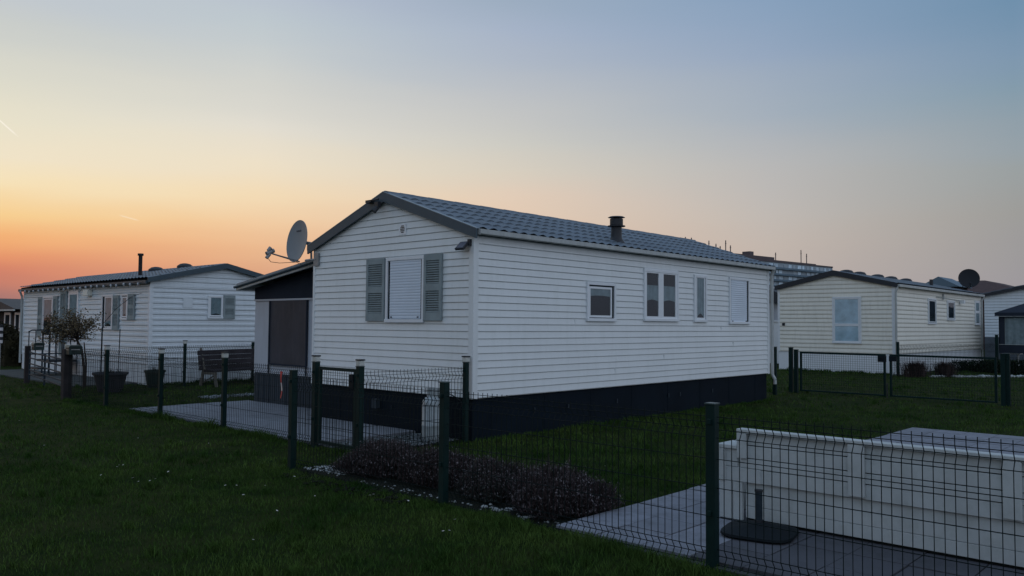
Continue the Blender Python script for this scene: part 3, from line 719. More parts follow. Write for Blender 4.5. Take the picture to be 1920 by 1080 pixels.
dpp = MB(); dpp.tube([(LX - 0.14, LY + LL + 0.05, 2.6), (LX - 0.06, LY + LL + 0.05, 2.4), (LX - 0.06, LY + LL + 0.05, 0.2)], 0.035, 8); build(dpp, 'downpipe', 'gutter', lh)
fp2 = MB(); fp2.tube([(1.55, 14.6, 2.85), (1.55, 14.6, 3.42)], 0.05, 10); fp2.cyl((1.55, 14.6, 3.40), (1.55, 14.6, 3.46), 0.075, 0.075, 10); build(fp2, 'flue_pipe', 'timber_dark', lh, smooth=True)
for i, (x, y) in enumerate(((2.6, 16.0), (2.9, 14.8))):
    rv = MB(); rv.lathe([(0.22, 0), (0.22, 0.06), (0.14, 0.12), (0.05, 0.14)], (x, y, LR(x) - 0.0), 12); build(rv, 'roof_vent', 'roof_dark', lh, smooth=True)
# gable: window with one shutter, pale hatch
window(lh, LG, 2.56, 2.985, 1.69, 2.31, [(2.64, 2.93, 1.785, 2.25)], base=0.03, curtain=(0, 1, 0.0, 1.0))
louvre_shutter(lh, LG, 2.99, 3.33, 1.69, 2.33, base=0.03)
hx = MB(); hx.fbox(LG, 1.88, 2.14, 0.024, 0.034, 1.97, 2.21); build(hx, 'hatch', 'siding_blue', lh, bevel=0.004)
# long side
window(lh, LS, 14.97, 15.74, 1.37, 2.33, [(15.06, 15.5, 1.46, 2.24)], base=0.03, curtain=(0, 1, 0, 1)); louvre_shutter(lh, LS, 14.55, 14.95, 1.36, 2.30, base=0.03)
window(lh, LS, 13.98, 14.42, 1.64, 2.33, [(14.08, 14.32, 1.74, 2.22)], base=0.03, curtain=(0, 1, 0, 1)); louvre_shutter(lh, LS, 13.55, 13.96, 1.64, 2.32, base=0.03)
window(lh, LS, 19.6, 20.55, 1.06, 2.36, [(19.72, 20.42, 1.15, 2.26)], base=0.03, curtain=(0, 1, 0.45, 1)); louvre_shutter(lh, LS, 20.58, 20.95, 1.06, 2.36, base=0.03); louvre_shutter(lh, LS, 19.2, 19.57, 1.06, 2.36, base=0.03)
ldr = MB(); ldr.fbox(LS, 17.5, 18.3, 0.0, 0.045, 0.52, 2.50); dr = build(ldr, 'door', 'white_pvc', lh, bevel=0.005)
dg = MB(); dg.fbox(LS, 17.62, 18.18, 0.046, 0.052, 1.30, 2.38); build(dg, 'door_pane', 'curtain', dr)
louvre_shutter(lh, LS, 18.42, 18.95, 0.55, 2.50, base=0.03)
el = MB(); el.fbox(LS, 16.5, 16.85, 0.024, 0.16, 2.32, 2.50); build(el, 'meter_box', 'siding_cream', lh, bevel=0.01)

sl_ = thing('string_lights', 'string of small white bulbs hung along the eave of the left mobile home', 'string lights', (LX - 0.18, LY, 2.55))
cbl = MB(); pts = []
for i in range(61):
    pts.append((LX - 0.19, LY + i * LL / 60, 2.60 - 0.03 * abs(math.sin(i * math.pi / 3))))
cbl.tube(pts, 0.005, 4); build(cbl, 'cable', 'plastic_dark', sl_)
b0 = MB(); b0.lathe([(0.012, -0.03), (0.03, 0.0), (0.032, 0.03), (0.012, 0.055)], (LX - 0.19, LY + 0.3, 2.535), 8); bulb0 = build(b0, 'bulb', 'bulb', sl_, smooth=True)
for i in range(1, 22):
    c = bulb0.copy(); COL.objects.link(c); c.parent = sl_; c.location = (0, i * 0.44 + U(-0.05, 0.05), U(-0.02, 0.02))

# ------------------------------------------------------------------ cream mobile home
CX, CY, CW, CL = 21.112, 1.18, 4.12, 11.3
ch_ = thing('mobile_home', 'cream mobile home with black gable edging and white skirting, behind the double gate', 'mobile home', (CX, CY, 0), 'mobile homes of the park')
CG, CS = FX(CX), FY(CY)
my = CY + CW / 2; CRZ = lambda y: 3.60 - 0.235 * abs(y - my)
ZE = 2.98
siding(CG, lambda z: CY if z <= ZE else CY + (z - ZE) / 0.46 * CW / 2, lambda z: CY + CW if z <= ZE else CY + CW - (z - ZE) / 0.46 * CW / 2, 0.70, ZE + 0.46, 0.150, SAW, 'gable_wall', 'siding_cream', ch_)
siding(CS, lambda z: CX, lambda z: CX + CL, 0.70, 3.02, 0.150, SAW, 'side_wall', 'siding_cream', ch_)
cb_ = MB(); cb_.box(CX + 0.02, CX + CL - 0.02, CY + 0.02, CY + CW - 0.02, 0.5, 2.97); build(cb_, 'core_wall', 'siding_cream', ch_)
cs_ = MB(); cs_.box(CX + 0.01, CX + CL, CY + 0.01, CY + CW, 0.0, 0.698)
for i in range(5): cs_.box(CX + 0.0, CX + 0.009, CY + 0.3 + i * 0.85, CY + 0.33 + i * 0.85, 0, 0.697)
build(cs_, 'skirting', 'white_pvc', ch_)
trim(CX, CY, 1, 1, 0.68, 3.0, 'white_pvc', parent=ch_, w=0.1); trim(CX, CY + CW, 1, -1, 0.68, 3.0, 'white_pvc', parent=ch_, w=0.06); trim(CX + CL, CY, -1, 1, 0.68, 3.0, 'white_pvc', parent=ch_, w=0.06)
croof = roof_sheet('roof', 'roof_tile', ch_, CX - 0.06, CX + CL + 0.1, (CY - 0.10, CRZ(CY - 0.10)), (my, 3.6), rows=5, amp=0.02)
roof_sheet('roof_slope', 'roof_tile', croof, CX - 0.06, CX + CL + 0.1, (CY + CW + 0.10, CRZ(CY + CW + 0.10)), (my, 3.6), rows=5, amp=0.02)
cdk = MB(); cdk.prism([(CY - 0.06, CRZ(CY - 0.06) - 0.01), (my, 3.588), (CY + CW + 0.06, CRZ(CY + CW + 0.06) - 0.01), (CY + CW + 0.06, 2.99), (my, 3.47), (CY - 0.06, 2.99)], lambda s, o, z: (o, s, z), CX - 0.04, CX + CL + 0.05)
build(cdk, 'roof_deck', 'void', ch_)
cb2 = MB()
for sgn in (-1, 1):
    y1 = my + sgn * (CW / 2 + 0.10)
    cb2.prism([(my, 3.62), (my, 3.43), (y1, CRZ(y1) - 0.14), (y1, CRZ(y1) + 0.02)], lambda s, o, z: (o, s, z), CX - 0.10, CX - 0.065)
build(cb2, 'bargeboard', 'roof_dark', ch_)
cg = MB(); cg.box(CX - 0.02, CX + CL + 0.05, CY - 0.16, CY - 0.09, 2.98, 3.07); build(cg, 'gutter', 'gutter', ch_, bevel=0.004)
cdp = MB(); cdp.tube([(CX - 0.05, CY - 0.10, 2.98), (CX - 0.07, CY - 0.05, 2.8), (CX - 0.07, CY - 0.05, 0.1)], 0.035, 8); build(cdp, 'downpipe', 'gutter', ch_, smooth=True)
cdp = MB(); cdp.tube([(CX + CL, CY - 0.12, 2.98), (CX + CL - 0.1, CY - 0.07, 2.8), (CX + CL - 0.1, CY - 0.07, 0.1)], 0.035, 8); build(cdp, 'downpipe', 'gutter', ch_, smooth=True)
for i, x in enumerate((22.7, 24.0, 26.0, 27.6, 29.5)):
    rv = MB(); rv.lathe([(0.26, 0), (0.26, 0.08), (0.20, 0.15), (0.08, 0.18)], (x, my + 0.15, 3.55), 14); build(rv, 'roof_vent', 'roof_dark', ch_, smooth=True)
cw = MB()
w = window(ch_, CG, 2.29, 3.29, 1.03, 2.67, [(2.39, 3.19, 1.12, 1.64), (2.39, 3.19, 1.73, 2.58)], base=0.03, curtain=None, back='curtain_pale')
window(ch_, CS, 24.66, 25.67, 1.74, 2.70, [(24.8, 25.53, 1.84, 2.60)], base=0.03); window(ch_, CS, 27.12, 28.2, 1.90, 2.69, [(27.28, 28.05, 2.0, 2.60)], base=0.03)
window(ch_, CS, 31.3, 32.1, 1.73, 2.79, [(31.42, 31.98, 1.83, 2.25), (31.42, 31.98, 2.36, 2.70)], base=0.03, curtain=(0, 1, 0, 1))
bl = MB()
for b0_, b1_ in ((1.12, 1.64), (1.73, 2.58)):
    z = b0_
    while z < b1_ - 0.05:
        h_ = min(0.105, b1_ - z); bl.add([CG(2.395, 0.0365, z), CG(3.185, 0.0365, z), CG(3.185, 0.032, z + h_), CG(2.395, 0.032, z + h_)], [(0, 1, 2, 3)]); z += 0.105
build(bl, 'slatted_blind', 'curtain_pale', w)
cv = MB(); cv.fbox(CG, 5.04, 5.14, 0.03, 0.05, 1.64, 1.74); build(cv, 'vent_grille', 'metal_dark', ch_)
cl_ = MB(); cl_.box(26.5, 26.58, CY - 0.09, CY - 0.034, 2.70, 2.92); cl_.tube([(25.7, CY - 0.045, 2.78), (28.9, CY - 0.045, 2.72)], 0.012, 5); build(cl_, 'cable_box', 'gutter', ch_)
c2 = MB(); c2.box(28.9, 29.1, CY - 0.2, CY - 0.034, 2.6, 2.74); build(c2, 'wall_lamp', 'white_pvc', ch_)
mp_ = MB(); mp_.tube([(28.9, 2.2, 3.3), (28.9, 2.2, 3.62)], 0.07, 8); build(mp_, 'flue_pipe', 'metal_dark', ch_, smooth=True)

dish('satellite_dish', 'round black satellite dish on a mast above the cream home roof', (31.9, 1.50, 3.79), 200, 14, 0.42, 0.43, 'dish_dark', [(32.1, 1.75, 3.75), (32.2, 1.9, 3.0)], dark=True, armlen=0.25)

# ------------------------------------------------------------------ far mobile homes and houses
fh = thing('mobile_home', 'white mobile home on a grey block base behind the black gazebo, far right', 'mobile home', (39.6, -1.0, 0), 'mobile homes of the park')
FF = FX(39.6)
siding(FF, lambda z: -0.95 if z < 3.3 else -0.95 + (z - 3.3) / 0.4 * 1.8, lambda z: 2.65 if z < 3.3 else 2.65 - (z - 3.3) / 0.4 * 1.8, 1.15, 3.7, 0.15, SAW, 'gable_wall', 'siding_blue', fh)
f1 = MB(); f1.box(39.62, 50, -0.9, 2.6, 0.9, 3.3); build(f1, 'core_wall', 'siding_blue', fh)
f2 = MB(); f2.box(39.55, 50, -0.95, 2.65, 0.0, 1.148); build(f2, 'block_base', 'block', fh)
fr_ = roof_sheet('roof', 'roof_dark', fh, 39.45, 50, (-1.1, 3.33), (0.85, 3.75), rows=4, amp=0.06, wave=0.33)
roof_sheet('roof_slope', 'roof_dark', fr_, 39.45, 50, (2.8, 3.33), (0.85, 3.75), rows=4, amp=0.06, wave=0.33)
f3 = MB(); f3.prism([(-1.1, 3.33), (0.85, 3.74), (2.8, 3.33), (2.8, 3.2), (0.85, 3.60), (-1.1, 3.2)], lambda s, o, z: (o, s, z), 39.42, 39.46); build(f3, 'bargeboard', 'roof_dark', fh)

bh = thing('mobile_home', 'pale mobile home with dark roof seen between the two nearer homes', 'mobile home', (30.2, 8.3, 0), 'mobile homes of the park')
b1 = MB(); b1.box(30.2, 40, 8.3, 12.4, 0.4, 2.74); build(b1, 'wall', 'panel_white', bh)
b2 = MB(); b2.box(30.16, 40, 8.26, 12.44, 0, 0.398); build(b2, 'skirting', 'skirt_gray', bh)
b3 = MB(); b3.prism([(8.0, 2.742), (10.35, 3.62), (12.7, 2.742)], lambda s, o, z: (o, s, z), 29.9, 40.2); build(b3, 'roof', 'roof_dark', bh)
b4 = MB()
for y in (8.6, 9.1, 9.55): b4.lathe([(0.02, 0), (0.06, 0.05), (0.02, 0.1)], (29.85, y, 3.2 + (y - 8.6) * 0.25), 8)
build(b4, 'eave_bulbs', 'bulb', bh)
cab = thing('storage_cabinet', 'tall white storage cabinet standing beside the cream home', 'cabinet', (25.6, 7.3, 0))
c1 = MB(); c1.box(25.6, 26.6, 7.2, 8.7, 0.02, 1.80); build(c1, 'body', 'white_pvc', cab, bevel=0.01)
c3 = MB(); c3.box(25.55, 26.65, 7.15, 8.75, 1.802, 1.86); build(c3, 'top', 'white_pvc', cab, bevel=0.01)
c4 = MB(); c4.box(25.58, 25.597, 7.94, 7.96, 0.1, 1.7); c4.box(25.56, 25.58, 7.88, 7.91, 0.8, 1.0); build(c4, 'door_handle', 'metal_dark', cab)

brh = thing('brick_house', 'brown tiled hipped roof rising behind the cream home', 'house', (60, 9, 0))
b5 = MB(); b5.box(60, 70, 4.6, 13.4, 0, 4.2); build(b5, 'wall', 'brick_brown', brh)
b6 = MB(); zr = 5.25
b6.add([(59.6, 4.2, 4.2), (70.4, 4.2, 4.2), (70.4, 13.8, 4.2), (59.6, 13.8, 4.2), (62, 7.6, zr), (68, 7.6, zr), (68, 10.4, zr), (62, 10.4, zr)], [(0, 1, 5, 4), (1, 2, 6, 5), (2, 3, 7, 6), (3, 0, 4, 7), (4, 5, 6, 7), (0, 3, 2, 1)])
build(b6, 'roof', 'tile_brown', brh)
gh = thing('gabled_house', 'small grey gable roof poking above the cream home ridge', 'house', (54, 9, 0))
g1 = MB(); g1.box(54, 57, 7.6, 9.8, 0, 4.5); build(g1, 'wall', 'timber_dark', gh)
g2 = MB(); g2.prism([(7.3, 4.45), (8.65, 5.18), (10.0, 4.45)], lambda s, o, z: (o, s, z), 53.8, 57.2); build(g2, 'roof', 'facade_band', gh)

# apartment block on the skyline
ax0, ay0 = 310.0, 163.5
ap = thing('apartment_block', 'long grey apartment block with balcony bands and rooftop antennas on the skyline', 'building', (ax0, ay0, 0))
dvx, dvy = 97.3, -13.3; Ld = math.hypot(dvx, dvy); ang_ = math.atan2(dvy, dvx)
ap.rotation_euler = (0, 0, ang_)
def apart(name, m, boxes, parent=ap):
    mb = MB()
    for b in boxes: mb.box(*b)
    me = bpy.data.meshes.new(name); me.from_pydata(mb.v, [], mb.f); me.materials.append(M[m])
    o = bpy.data.objects.new(name, me); COL.objects.link(o); o.parent = parent; return o
apart('wall', 'facade', [(-6, 92, 0, 14, 0, 31.4), (92, 98, 0, 12, 0, 28.6)])
fl_ = [(-6, 92, -1.4, 0, 3.0 + 2.8 * i, 3.9 + 2.8 * i) for i in range(10)] + [(92, 98, -1.0, 0, 3.0 + 2.8 * i, 3.9 + 2.8 * i) for i in range(9)]
apart('balcony_band', 'facade_band', fl_)
pn = []
for i in range(10):
    for k in range(24):
        if random.random() < 0.8:
            pn.append((-4 + k * 4.0, -4 + k * 4.0 + random.choice((1.6, 2.6, 3.0)), -0.15, -0.02, 4.0 + 2.8 * i, 5.6 + 2.8 * i))
wn = apart('window_pane', 'facade_pane', pn); wn['kind'] = 'stuff'
apart('roof_parapet', 'facade_top', [(-6, 40, -0.3, 14.3, 31.4, 33.6), (40, 76, -0.3, 14, 31.4, 32.4), (76, 92, -0.3, 14, 31.4, 32.0)])
apart('lift_house', 'facade_top', [(24, 27, 2, 6, 33.6, 35.6), (-16, -7, 2, 10, 0, 35.0), (-14, -12, 3, 5, 35, 37)])
for x, h, z in ((-19, 5, 34), (-15, 4, 35), (2, 4, 33.6), (5, 3.2, 33.6), (9, 6, 33.6), (12.5, 4, 33.6), (48, 4.2, 32.4), (70, 7, 32.2), (75, 5.5, 32.2), (-3, 5, 33.6)):
    a = MB(); a.box(x - 0.16, x + 0.16, 4, 4.3, z, z + h)
    a.box(x - 0.6, x + 0.6, 4.1, 4.2, z + h * 0.75, z + h * 0.75 + 0.15)
    me = bpy.data.meshes.new('antenna'); me.from_pydata(a.v, [], a.f); me.materials.append(M['facade_top']); o = bpy.data.objects.new('antenna', me); COL.objects.link(o); o.parent = ap

# left background cottage
co_ = thing('cottage', 'dark brown cottage with white window frames behind the hedge, far left', 'cottage', (5, 37, 0))
k1 = MB(); k1.box(5, 12, 36.4, 43.5, 0, 2.2); build(k1, 'wall', 'timber_dark', co_)
k2 = MB(); k2.prism([(36.0, 2.15), (39.6, 2.72), (43.9, 2.15)], lambda s, o, z: (o, s, z), 4.6, 12.3); build(k2, 'roof', 'roof_dark', co_)
k3 = MB(); k3.box(4.5, 4.59, 36.0, 43.9, 2.06, 2.14); build(k3, 'gutter', 'gutter', co_)
for y0, y1 in ((36.5, 37.35), (38.0, 39.0), (40.0, 41.0)):
    q = MB(); q.box(4.96, 4.999, y0, y0 + 0.14, 0.5, 2.0); q.box(4.96, 4.999, y1 - 0.14, y1, 0.5, 2.0); q.box(4.96, 4.999, y0 + 0.14, y1 - 0.14, 1.88, 2.0)
    wq = build(q, 'window', 'white_pvc', co_); p = MB(); p.box(4.985, 4.998, y0 + 0.14, y1 - 0.14, 0.5, 1.88); build(p, 'pane', 'interior', wq)
bk_ = thing('bungalow', 'low bungalow with a long flat grey roof behind the dark cottage', 'bungalow', (14, 52, 0))
k4 = MB(); k4.box(14, 26, 46, 62, 0, 2.6); build(k4, 'wall', 'facade', bk_)
k5 = MB(); k5.prism([(45.5, 2.6), (48, 3.15), (60, 3.15), (62.5, 2.6)], lambda s, o, z: (o, s, z), 13.5, 26.5); build(k5, 'roof', 'facade_band', bk_)

# ------------------------------------------------------------------ fences
POST_H = 1.08
def post(parent, x, y, h=POST_H, w=0.062, solar=False, d=None):
    d = d or w
    p = MB(); p.box(x - w / 2, x + w / 2, y - d / 2, y + d / 2, -0.05, h)
    for z in (0.35, 0.95):
        p.box(x - w / 2 - 0.02, x - w / 2 - 0.0005, y - 0.014, y + 0.014, z, z + 0.035)
    po = build(p, 'post', 'post_green', parent, bevel=0.004)
    cp = MB(); cp.box(x - w / 2 - 0.005, x + w / 2 + 0.005, y - d / 2 - 0.005, y + d / 2 + 0.005, h + 0.0005, h + 0.010); build(cp, 'post_cap', 'cap_gray', po, bevel=0.002)
    if solar:
        s = MB(); s.box(x - 0.038, x + 0.038, y - 0.038, y + 0.038, h + 0.011, h + 0.075); so_ = build(s, 'solar_lamp', 'lamp_glass', po, bevel=0.006)
        s = MB(); s.box(x - 0.043, x + 0.043, y - 0.043, y + 0.043, h + 0.0755, h + 0.092); build(s, 'solar_cap', 'metal_dark', so_ if False else po)
    return po
def mesh_panel(parent, p0, p1, folds=((0.03, 0.13), (0.86, 0.96)), top=1.02, rods=(0.34, 0.53, 0.72), pitch=0.055, r=0.0029, amp=0.034, side=1, ext=True):
    p0, p1 = Vector((*p0, 0)), Vector((*p1, 0)); d = (p1 - p0); L = d.length; d.normalize(); n = Vector((-d.y, d.x, 0)) * side
    mb = MB(); prof = []
    for a, b in folds: prof += [(a, 0), ((a + b) / 2, amp), (b, 0)]
    prof = sorted(prof); lo = [(0.012, 0.0)] if prof[0][0] > 0.012 else []
    prof = lo + prof + [(top, 0.0)]
    hz = [z for z in rods] + [z for z, _ in prof[1:-1]] + [prof[0][0], top - 0.022]
    def off(z):
        for (za, oa), (zb, ob) in zip(prof[:-1], prof[1:]):
            if za <= z <= zb: return oa + (ob - oa) * (z - za) / (zb - za)
        return 0
    k = int(L / pitch)
    for i in range(k + 1):
        q = p0 + d * (i * L / k)
        pts = [q + n * o + Vector((0, 0, z)) for z, o in prof]
        mb.tube(pts, r, 4)
    for z in sorted(set(hz)):
        o = n * (off(z) + r * 1.6)
        mb.cyl(p0 + o + Vector((0, 0, z)), p1 + o + Vector((0, 0, z)), r * 1.15, None, 4)
    return build(mb, 'mesh_panel', 'wire_green', parent)

f1_ = thing('wire_fence', 'dark green mesh fence along the lavender bed, nearest the camera', 'fence', (-2.92, -0.2, 0), 'green mesh fences')
FPY = (-0.204, -2.63, -5.26, -7.80)
for y in FPY: post(f1_, -2.93, y, w=0.066)
for a, b in zip(FPY[:-1], FPY[1:]): mesh_panel(f1_, (-2.93, a - 0.03), (-2.93, b + 0.03), side=1)
f2_ = thing('wire_fence', 'green mesh fence with solar post lamps in front of the pale patio', 'fence', (-1.8, 1.1, 0), 'green mesh fences')
for y, h in ((1.06, 1.09), (3.45, 1.06), (5.60, 1.06), (7.90, 1.06)): post(f2_, -1.80, y, h=h, w=0.075 if y < 2 else 0.066, solar=True)
for a, b in ((1.06, 3.45), (3.45, 5.60), (5.60, 7.90)): mesh_panel(f2_, (-1.8, a + 0.03), (-1.8, b - 0.03), side=-1, pitch=0.05)
mesh_panel(f2_, (-1.8, 7.93), (-1.8, 9.92), side=-1)
pw = MB(); pw.box(-1.88, -1.72, 9.86, 10.02, -0.05, 1.03); pp = build(pw, 'post', 'timber_dark', f2_, bevel=0.01, label='thick dark timber post')
s = MB(); s.box(-1.84, -1.76, 9.90, 9.98, 1.031, 1.12); build(s, 'solar_lamp', 'lamp_glass', pp, bevel=0.006)
f3_ = thing('wire_fence', 'short green mesh fence between gate and white gable, in front of the gas cylinder', 'fence', (-1.8, 0.12, 0), 'green mesh fences')
post(f3_, -1.80, 0.12, h=1.07, w=0.075, solar=True); post(f3_, -0.10, 0.03, h=1.075, solar=True)
mesh_panel(f3_, (-1.76, 0.115), (-0.13, 0.03), side=-1)
f4_ = thing('wire_fence', 'green mesh fence behind the bench and planters on the left', 'fence', (1.47, 11.65, 0), 'green mesh fences')
post(f4_, 1.47, 11.65, h=1.05, solar=True); post(f4_, 3.75, 12.42, h=1.05)
mesh_panel(f4_, (-1.74, 10.05), (1.44, 11.64), side=1, pitch=0.06, r=0.003); mesh_panel(f4_, (1.5, 11.66), (3.72, 12.41), side=1, pitch=0.06, r=0.003)
f5_ = thing('wire_fence', 'thin green mesh fence beside the cream mobile home and shrubs', 'fence', (20.7, 0.98, 0), 'green mesh fences')
post(f5_, 20.69, 0.98, h=1.12, w=0.08); post(f5_, 28.0, -0.35, h=1.35, w=0.10)
mesh_panel(f5_, (20.75, 0.97), (24.4, 0.32), pitch=0.1, r=0.004); mesh_panel(f5_, (24.4, 0.32), (27.95, -0.34), pitch=0.1, r=0.004)
f6_ = thing('wire_fence', 'green mesh fence to the right of the double gate', 'fence', (11.5, -4.0, 0), 'green mesh fences')
post(f6_, 11.5, -4.05, h=1.08, w=0.09); mesh_panel(f6_, (11.5, -4.1), (11.5, -6.6), pitch=0.055, r=0.003); post(f6_, 11.5, -6.6)
sp = thing('fence_post', 'lone dark green post at the far corner of the white mobile home', 'post', (10.49, 0.53, 0)); post(sp, 10.49, 0.53, h=1.12, w=0.08)
# single garden gate
gt1 = thing('garden_gate', 'single green mesh garden gate between two solar-capped posts', 'gate', (-1.8, 0.2, 0))
q = MB()
for y in (0.20, 0.955): q.box(-1.82, -1.78, y - 0.02, y + 0.02, 0.06, 1.04)
q.box(-1.819, -1.781, 0.221, 0.934, 1.00, 1.039); q.box(-1.819, -1.781, 0.221, 0.934, 0.061, 0.10); build(q, 'frame', 'post_green', gt1, bevel=0.004)
q = MB()
for i in range(15): q.cyl((-1.8, 0.25 + i * 0.048, 0.1), (-1.8, 0.25 + i * 0.048, 1.0), 0.0026, None, 4)
for z in (0.14, 0.2, 0.26, 0.42, 0.6, 0.78, 0.82, 0.86, 0.90, 0.94): q.cyl((-1.802, 0.22, z), (-1.802, 0.935, z), 0.0026, None, 4)
build(q, 'mesh_panel', 'wire_green', gt1)
q = MB(); q.box(-1.84, -1.76, 0.215, 0.30, 0.80, 0.97); q.box(-1.87, -1.84, 0.24, 0.26, 0.88, 0.90); build(q, 'lock', 'plastic_dark', gt1, bevel=0.005)
# double driveway gate
gt2 = thing('double_gate', 'wide green double-leaf gate in front of the cream mobile home', 'gate', (11.45, -1.7, 0))
for y, h in ((0.56, 1.09), (0.43, 1.04), (-3.98, 1.07)):
    q = MB(); q.box(11.41, 11.50, y - 0.042, y + 0.042, -0.05, h); q.box(11.40, 11.51, y - 0.047, y + 0.047, h, h + 0.01); build(q, 'post', 'post_green', gt2, bevel=0.004)
for a, b in ((0.33, -1.66), (-1.745, -3.87)):
    lf = MB()
    lf.box(11.43, 11.47, a - 0.045, a, 0.05, 1.0); lf.box(11.43, 11.47, b, b + 0.045, 0.05, 1.0)
    lf.box(11.431, 11.469, b + 0.0455, a - 0.0455, 0.955, 0.999); lf.box(11.431, 11.469, b + 0.0455, a - 0.0455, 0.051, 0.085)
    lo_ = build(lf, 'leaf', 'post_green', gt2, bevel=0.003)
    mm = MB(); n = int((a - b) / 0.052)
    for i in range(1, n): mm.cyl((11.45, b + i * (a - b) / n, 0.08), (11.45, b + i * (a - b) / n, 0.96), 0.0028, None, 4)
    for i in range(1, 17): mm.cyl((11.447, b + 0.04, 0.08 + i * 0.052), (11.447, a - 0.04, 0.08 + i * 0.052), 0.0028, None, 4)
    build(mm, 'mesh', 'wire_green', lo_)
q = MB(); q.box(11.39, 11.50, -1.66, -1.50, 0.82, 0.96); q.box(11.39, 11.50, -1.90, -1.745, 0.84, 0.96); q.box(11.36, 11.39, -1.62, -1.54, 0.90, 0.92); build(q, 'lock', 'plastic_dark', gt2, bevel=0.005)
q = MB(); q.cyl((11.40, -1.70, 0.02), (11.40, -1.70, 0.35), 0.012); build(q, 'drop_bolt', 'metal_dark', gt2)

# left driveway gate with rails, and letter boxes
gt3 = thing('metal_gate', 'dark tubular rail gate at the left between timber post and letterbox post', 'gate', (-1.3, 12.5, 0))
def lerp(a, b, t): return tuple(a[i] + (b[i] - a[i]) * t for i in range(len(a)))
ga, gb = (-1.75, 10.3), (-1.0, 14.9)
q = MB()
for z in (0.25, 0.36, 0.52, 0.66, 0.80): q.cyl((*ga, z), (*gb, z), 0.018, None, 6)
for t in (0, 0.5, 1.0): q.cyl((*lerp(ga, gb, t), 0.12), (*lerp(ga, gb, t), 0.85), 0.022, None, 6)
build(q, 'rails', 'steel_blue', gt3)
q = MB(); q.box(-0.99, -0.87, 15.27, 15.37, -0.05, 0.95); pq = build(q, 'post', 'timber_dark', gt3, bevel=0.006)
def letterbox(x, y, z, lab):
    t = thing('letterbox', lab, 'letterbox', (x, y, z))
    b = MB(); b.box(x - 0.12, x + 0.12, y - 0.10, y + 0.10, z, z + 0.14); b.prism([(x - 0.14, z + 0.1405), (x + 0.14, z + 0.1405), (x + 0.10, z + 0.19), (x - 0.10, z + 0.19)], lambda s, o, zz: (s, o, zz), y - 0.12, y + 0.12)
    build(b, 'box', 'plastic_green', t, bevel=0.006)
    b = MB(); b.box(x - 0.125, x - 0.1205, y - 0.07, y + 0.07, z + 0.09, z + 0.11); b.box(x - 0.08, x + 0.08, y - 0.105, y - 0.1005, z + 0.09, z + 0.11); build(b, 'slot', 'metal_gray', t)
letterbox(-1.74, 9.55 + 0.22, 0.92, 'small dark letterbox on the thick timber post'); letterbox(-0.78, 15.05, 0.85, 'small dark letterbox on the far left gate post')

# steps with railing at the left home's door
stp = thing('entrance_steps', 'dark metal entrance steps with tall bar railing by the left home window', 'steps', (0.4, 18.6, 0))
q = MB(); q.box(0.25, 0.98, 17.4, 18.5, 0.42, 0.48); build(q, 'landing', 'metal_dark', stp)
q = MB(); q.box(-0.05, 0.245, 17.4, 18.5, 0.22, 0.26); build(q, 'step', 'metal_dark', stp)
q = MB()
for i in range(6):
    x = 0.05 + 0.18 * i; q.cyl((x, 18.56, 0.05), (x, 18.56, 1.30), 0.014, None, 6)
q.tube([(0.03, 18.56, 1.26), (0.12, 18.56, 1.32), (0.97, 18.56, 1.34)], 0.020); q.tube([(0.0, 18.56, 0.62), (0.97, 18.56, 0.62)], 0.018)
build(q, 'railing', 'steel_blue', stp)
q = MB()
for i in range(6):
    x = 0.05 + 0.18 * i; q.cyl((x, 17.34, 0.05), (x, 17.34, 1.28), 0.014, None, 6)
q.tube([(0.03, 17.34, 1.24), (0.12, 17.34, 1.30), (0.97, 17.34, 1.32)], 0.020)
build(q, 'railing', 'steel_blue', stp)

# striped marker on a thin pole at the far left edge
sm = thing('marker_pole', 'thin pole with black and white striped top at the left edge', 'pole', (-1.02, 17.3, 0))
q = MB(); q.cyl((-1.02, 17.3, 0), (-1.02, 17.3, 0.98), 0.018, None, 8); build(q, 'pole', 'metal_gray', sm)
for i in range(6):
    q = MB(); q.cyl((-1.02, 17.3, 0.98 + i * 0.085), (-1.02, 17.3, 0.98 + (i + 1) * 0.085 - 0.002), 0.055, None, 10); build(q, 'band', 'ribbon_white' if i % 2 == 0 else 'metal_dark', sm)

# red and white ribbon on the fence
rbn = thing('warning_ribbon', 'twisted red and white ribbon tied to the fence by the corner post', 'ribbon', (-1.84, 1.84, 0.6))
def strip(z0, z1, m, k0):
    q = MB(); vs = []; n = 8
    for i in range(n + 1):
        z = z0 + (z1 - z0) * i / n; t = (z - 0.58) * 14; hw = 0.040 + 0.018 * math.sin((z - 0.58) * 17)
        cx, cy = -1.86 + 0.012 * math.sin(t * 1.3), 1.79 + 0.012 * math.cos(t)
        vs += [(cx - hw * 0.5 * math.cos(t * 0.3), cy - hw, z), (cx + hw * 0.5 * math.cos(t * 0.3), cy + hw, z), (cx + 0.006 + hw * 0.5, cy + hw * 0.9, z), (cx + 0.006 - hw * 0.5, cy - hw * 0.9, z)]
    fs = []
    for i in range(n):
        a = 4 * i; b = a + 4
        fs += [(a, a + 1, b + 1, b), (a + 1, a + 2, b + 2, b + 1), (a + 2, a + 3, b + 3, b + 2), (a + 3, a, b, b + 3)]
    q.add(vs, fs); build(q, k0, m, rbn)
strip(0.58, 0.68, 'ribbon_red', 'band'); strip(0.68, 0.79, 'ribbon_white', 'band'); strip(0.79, 0.94, 'ribbon_red', 'band')

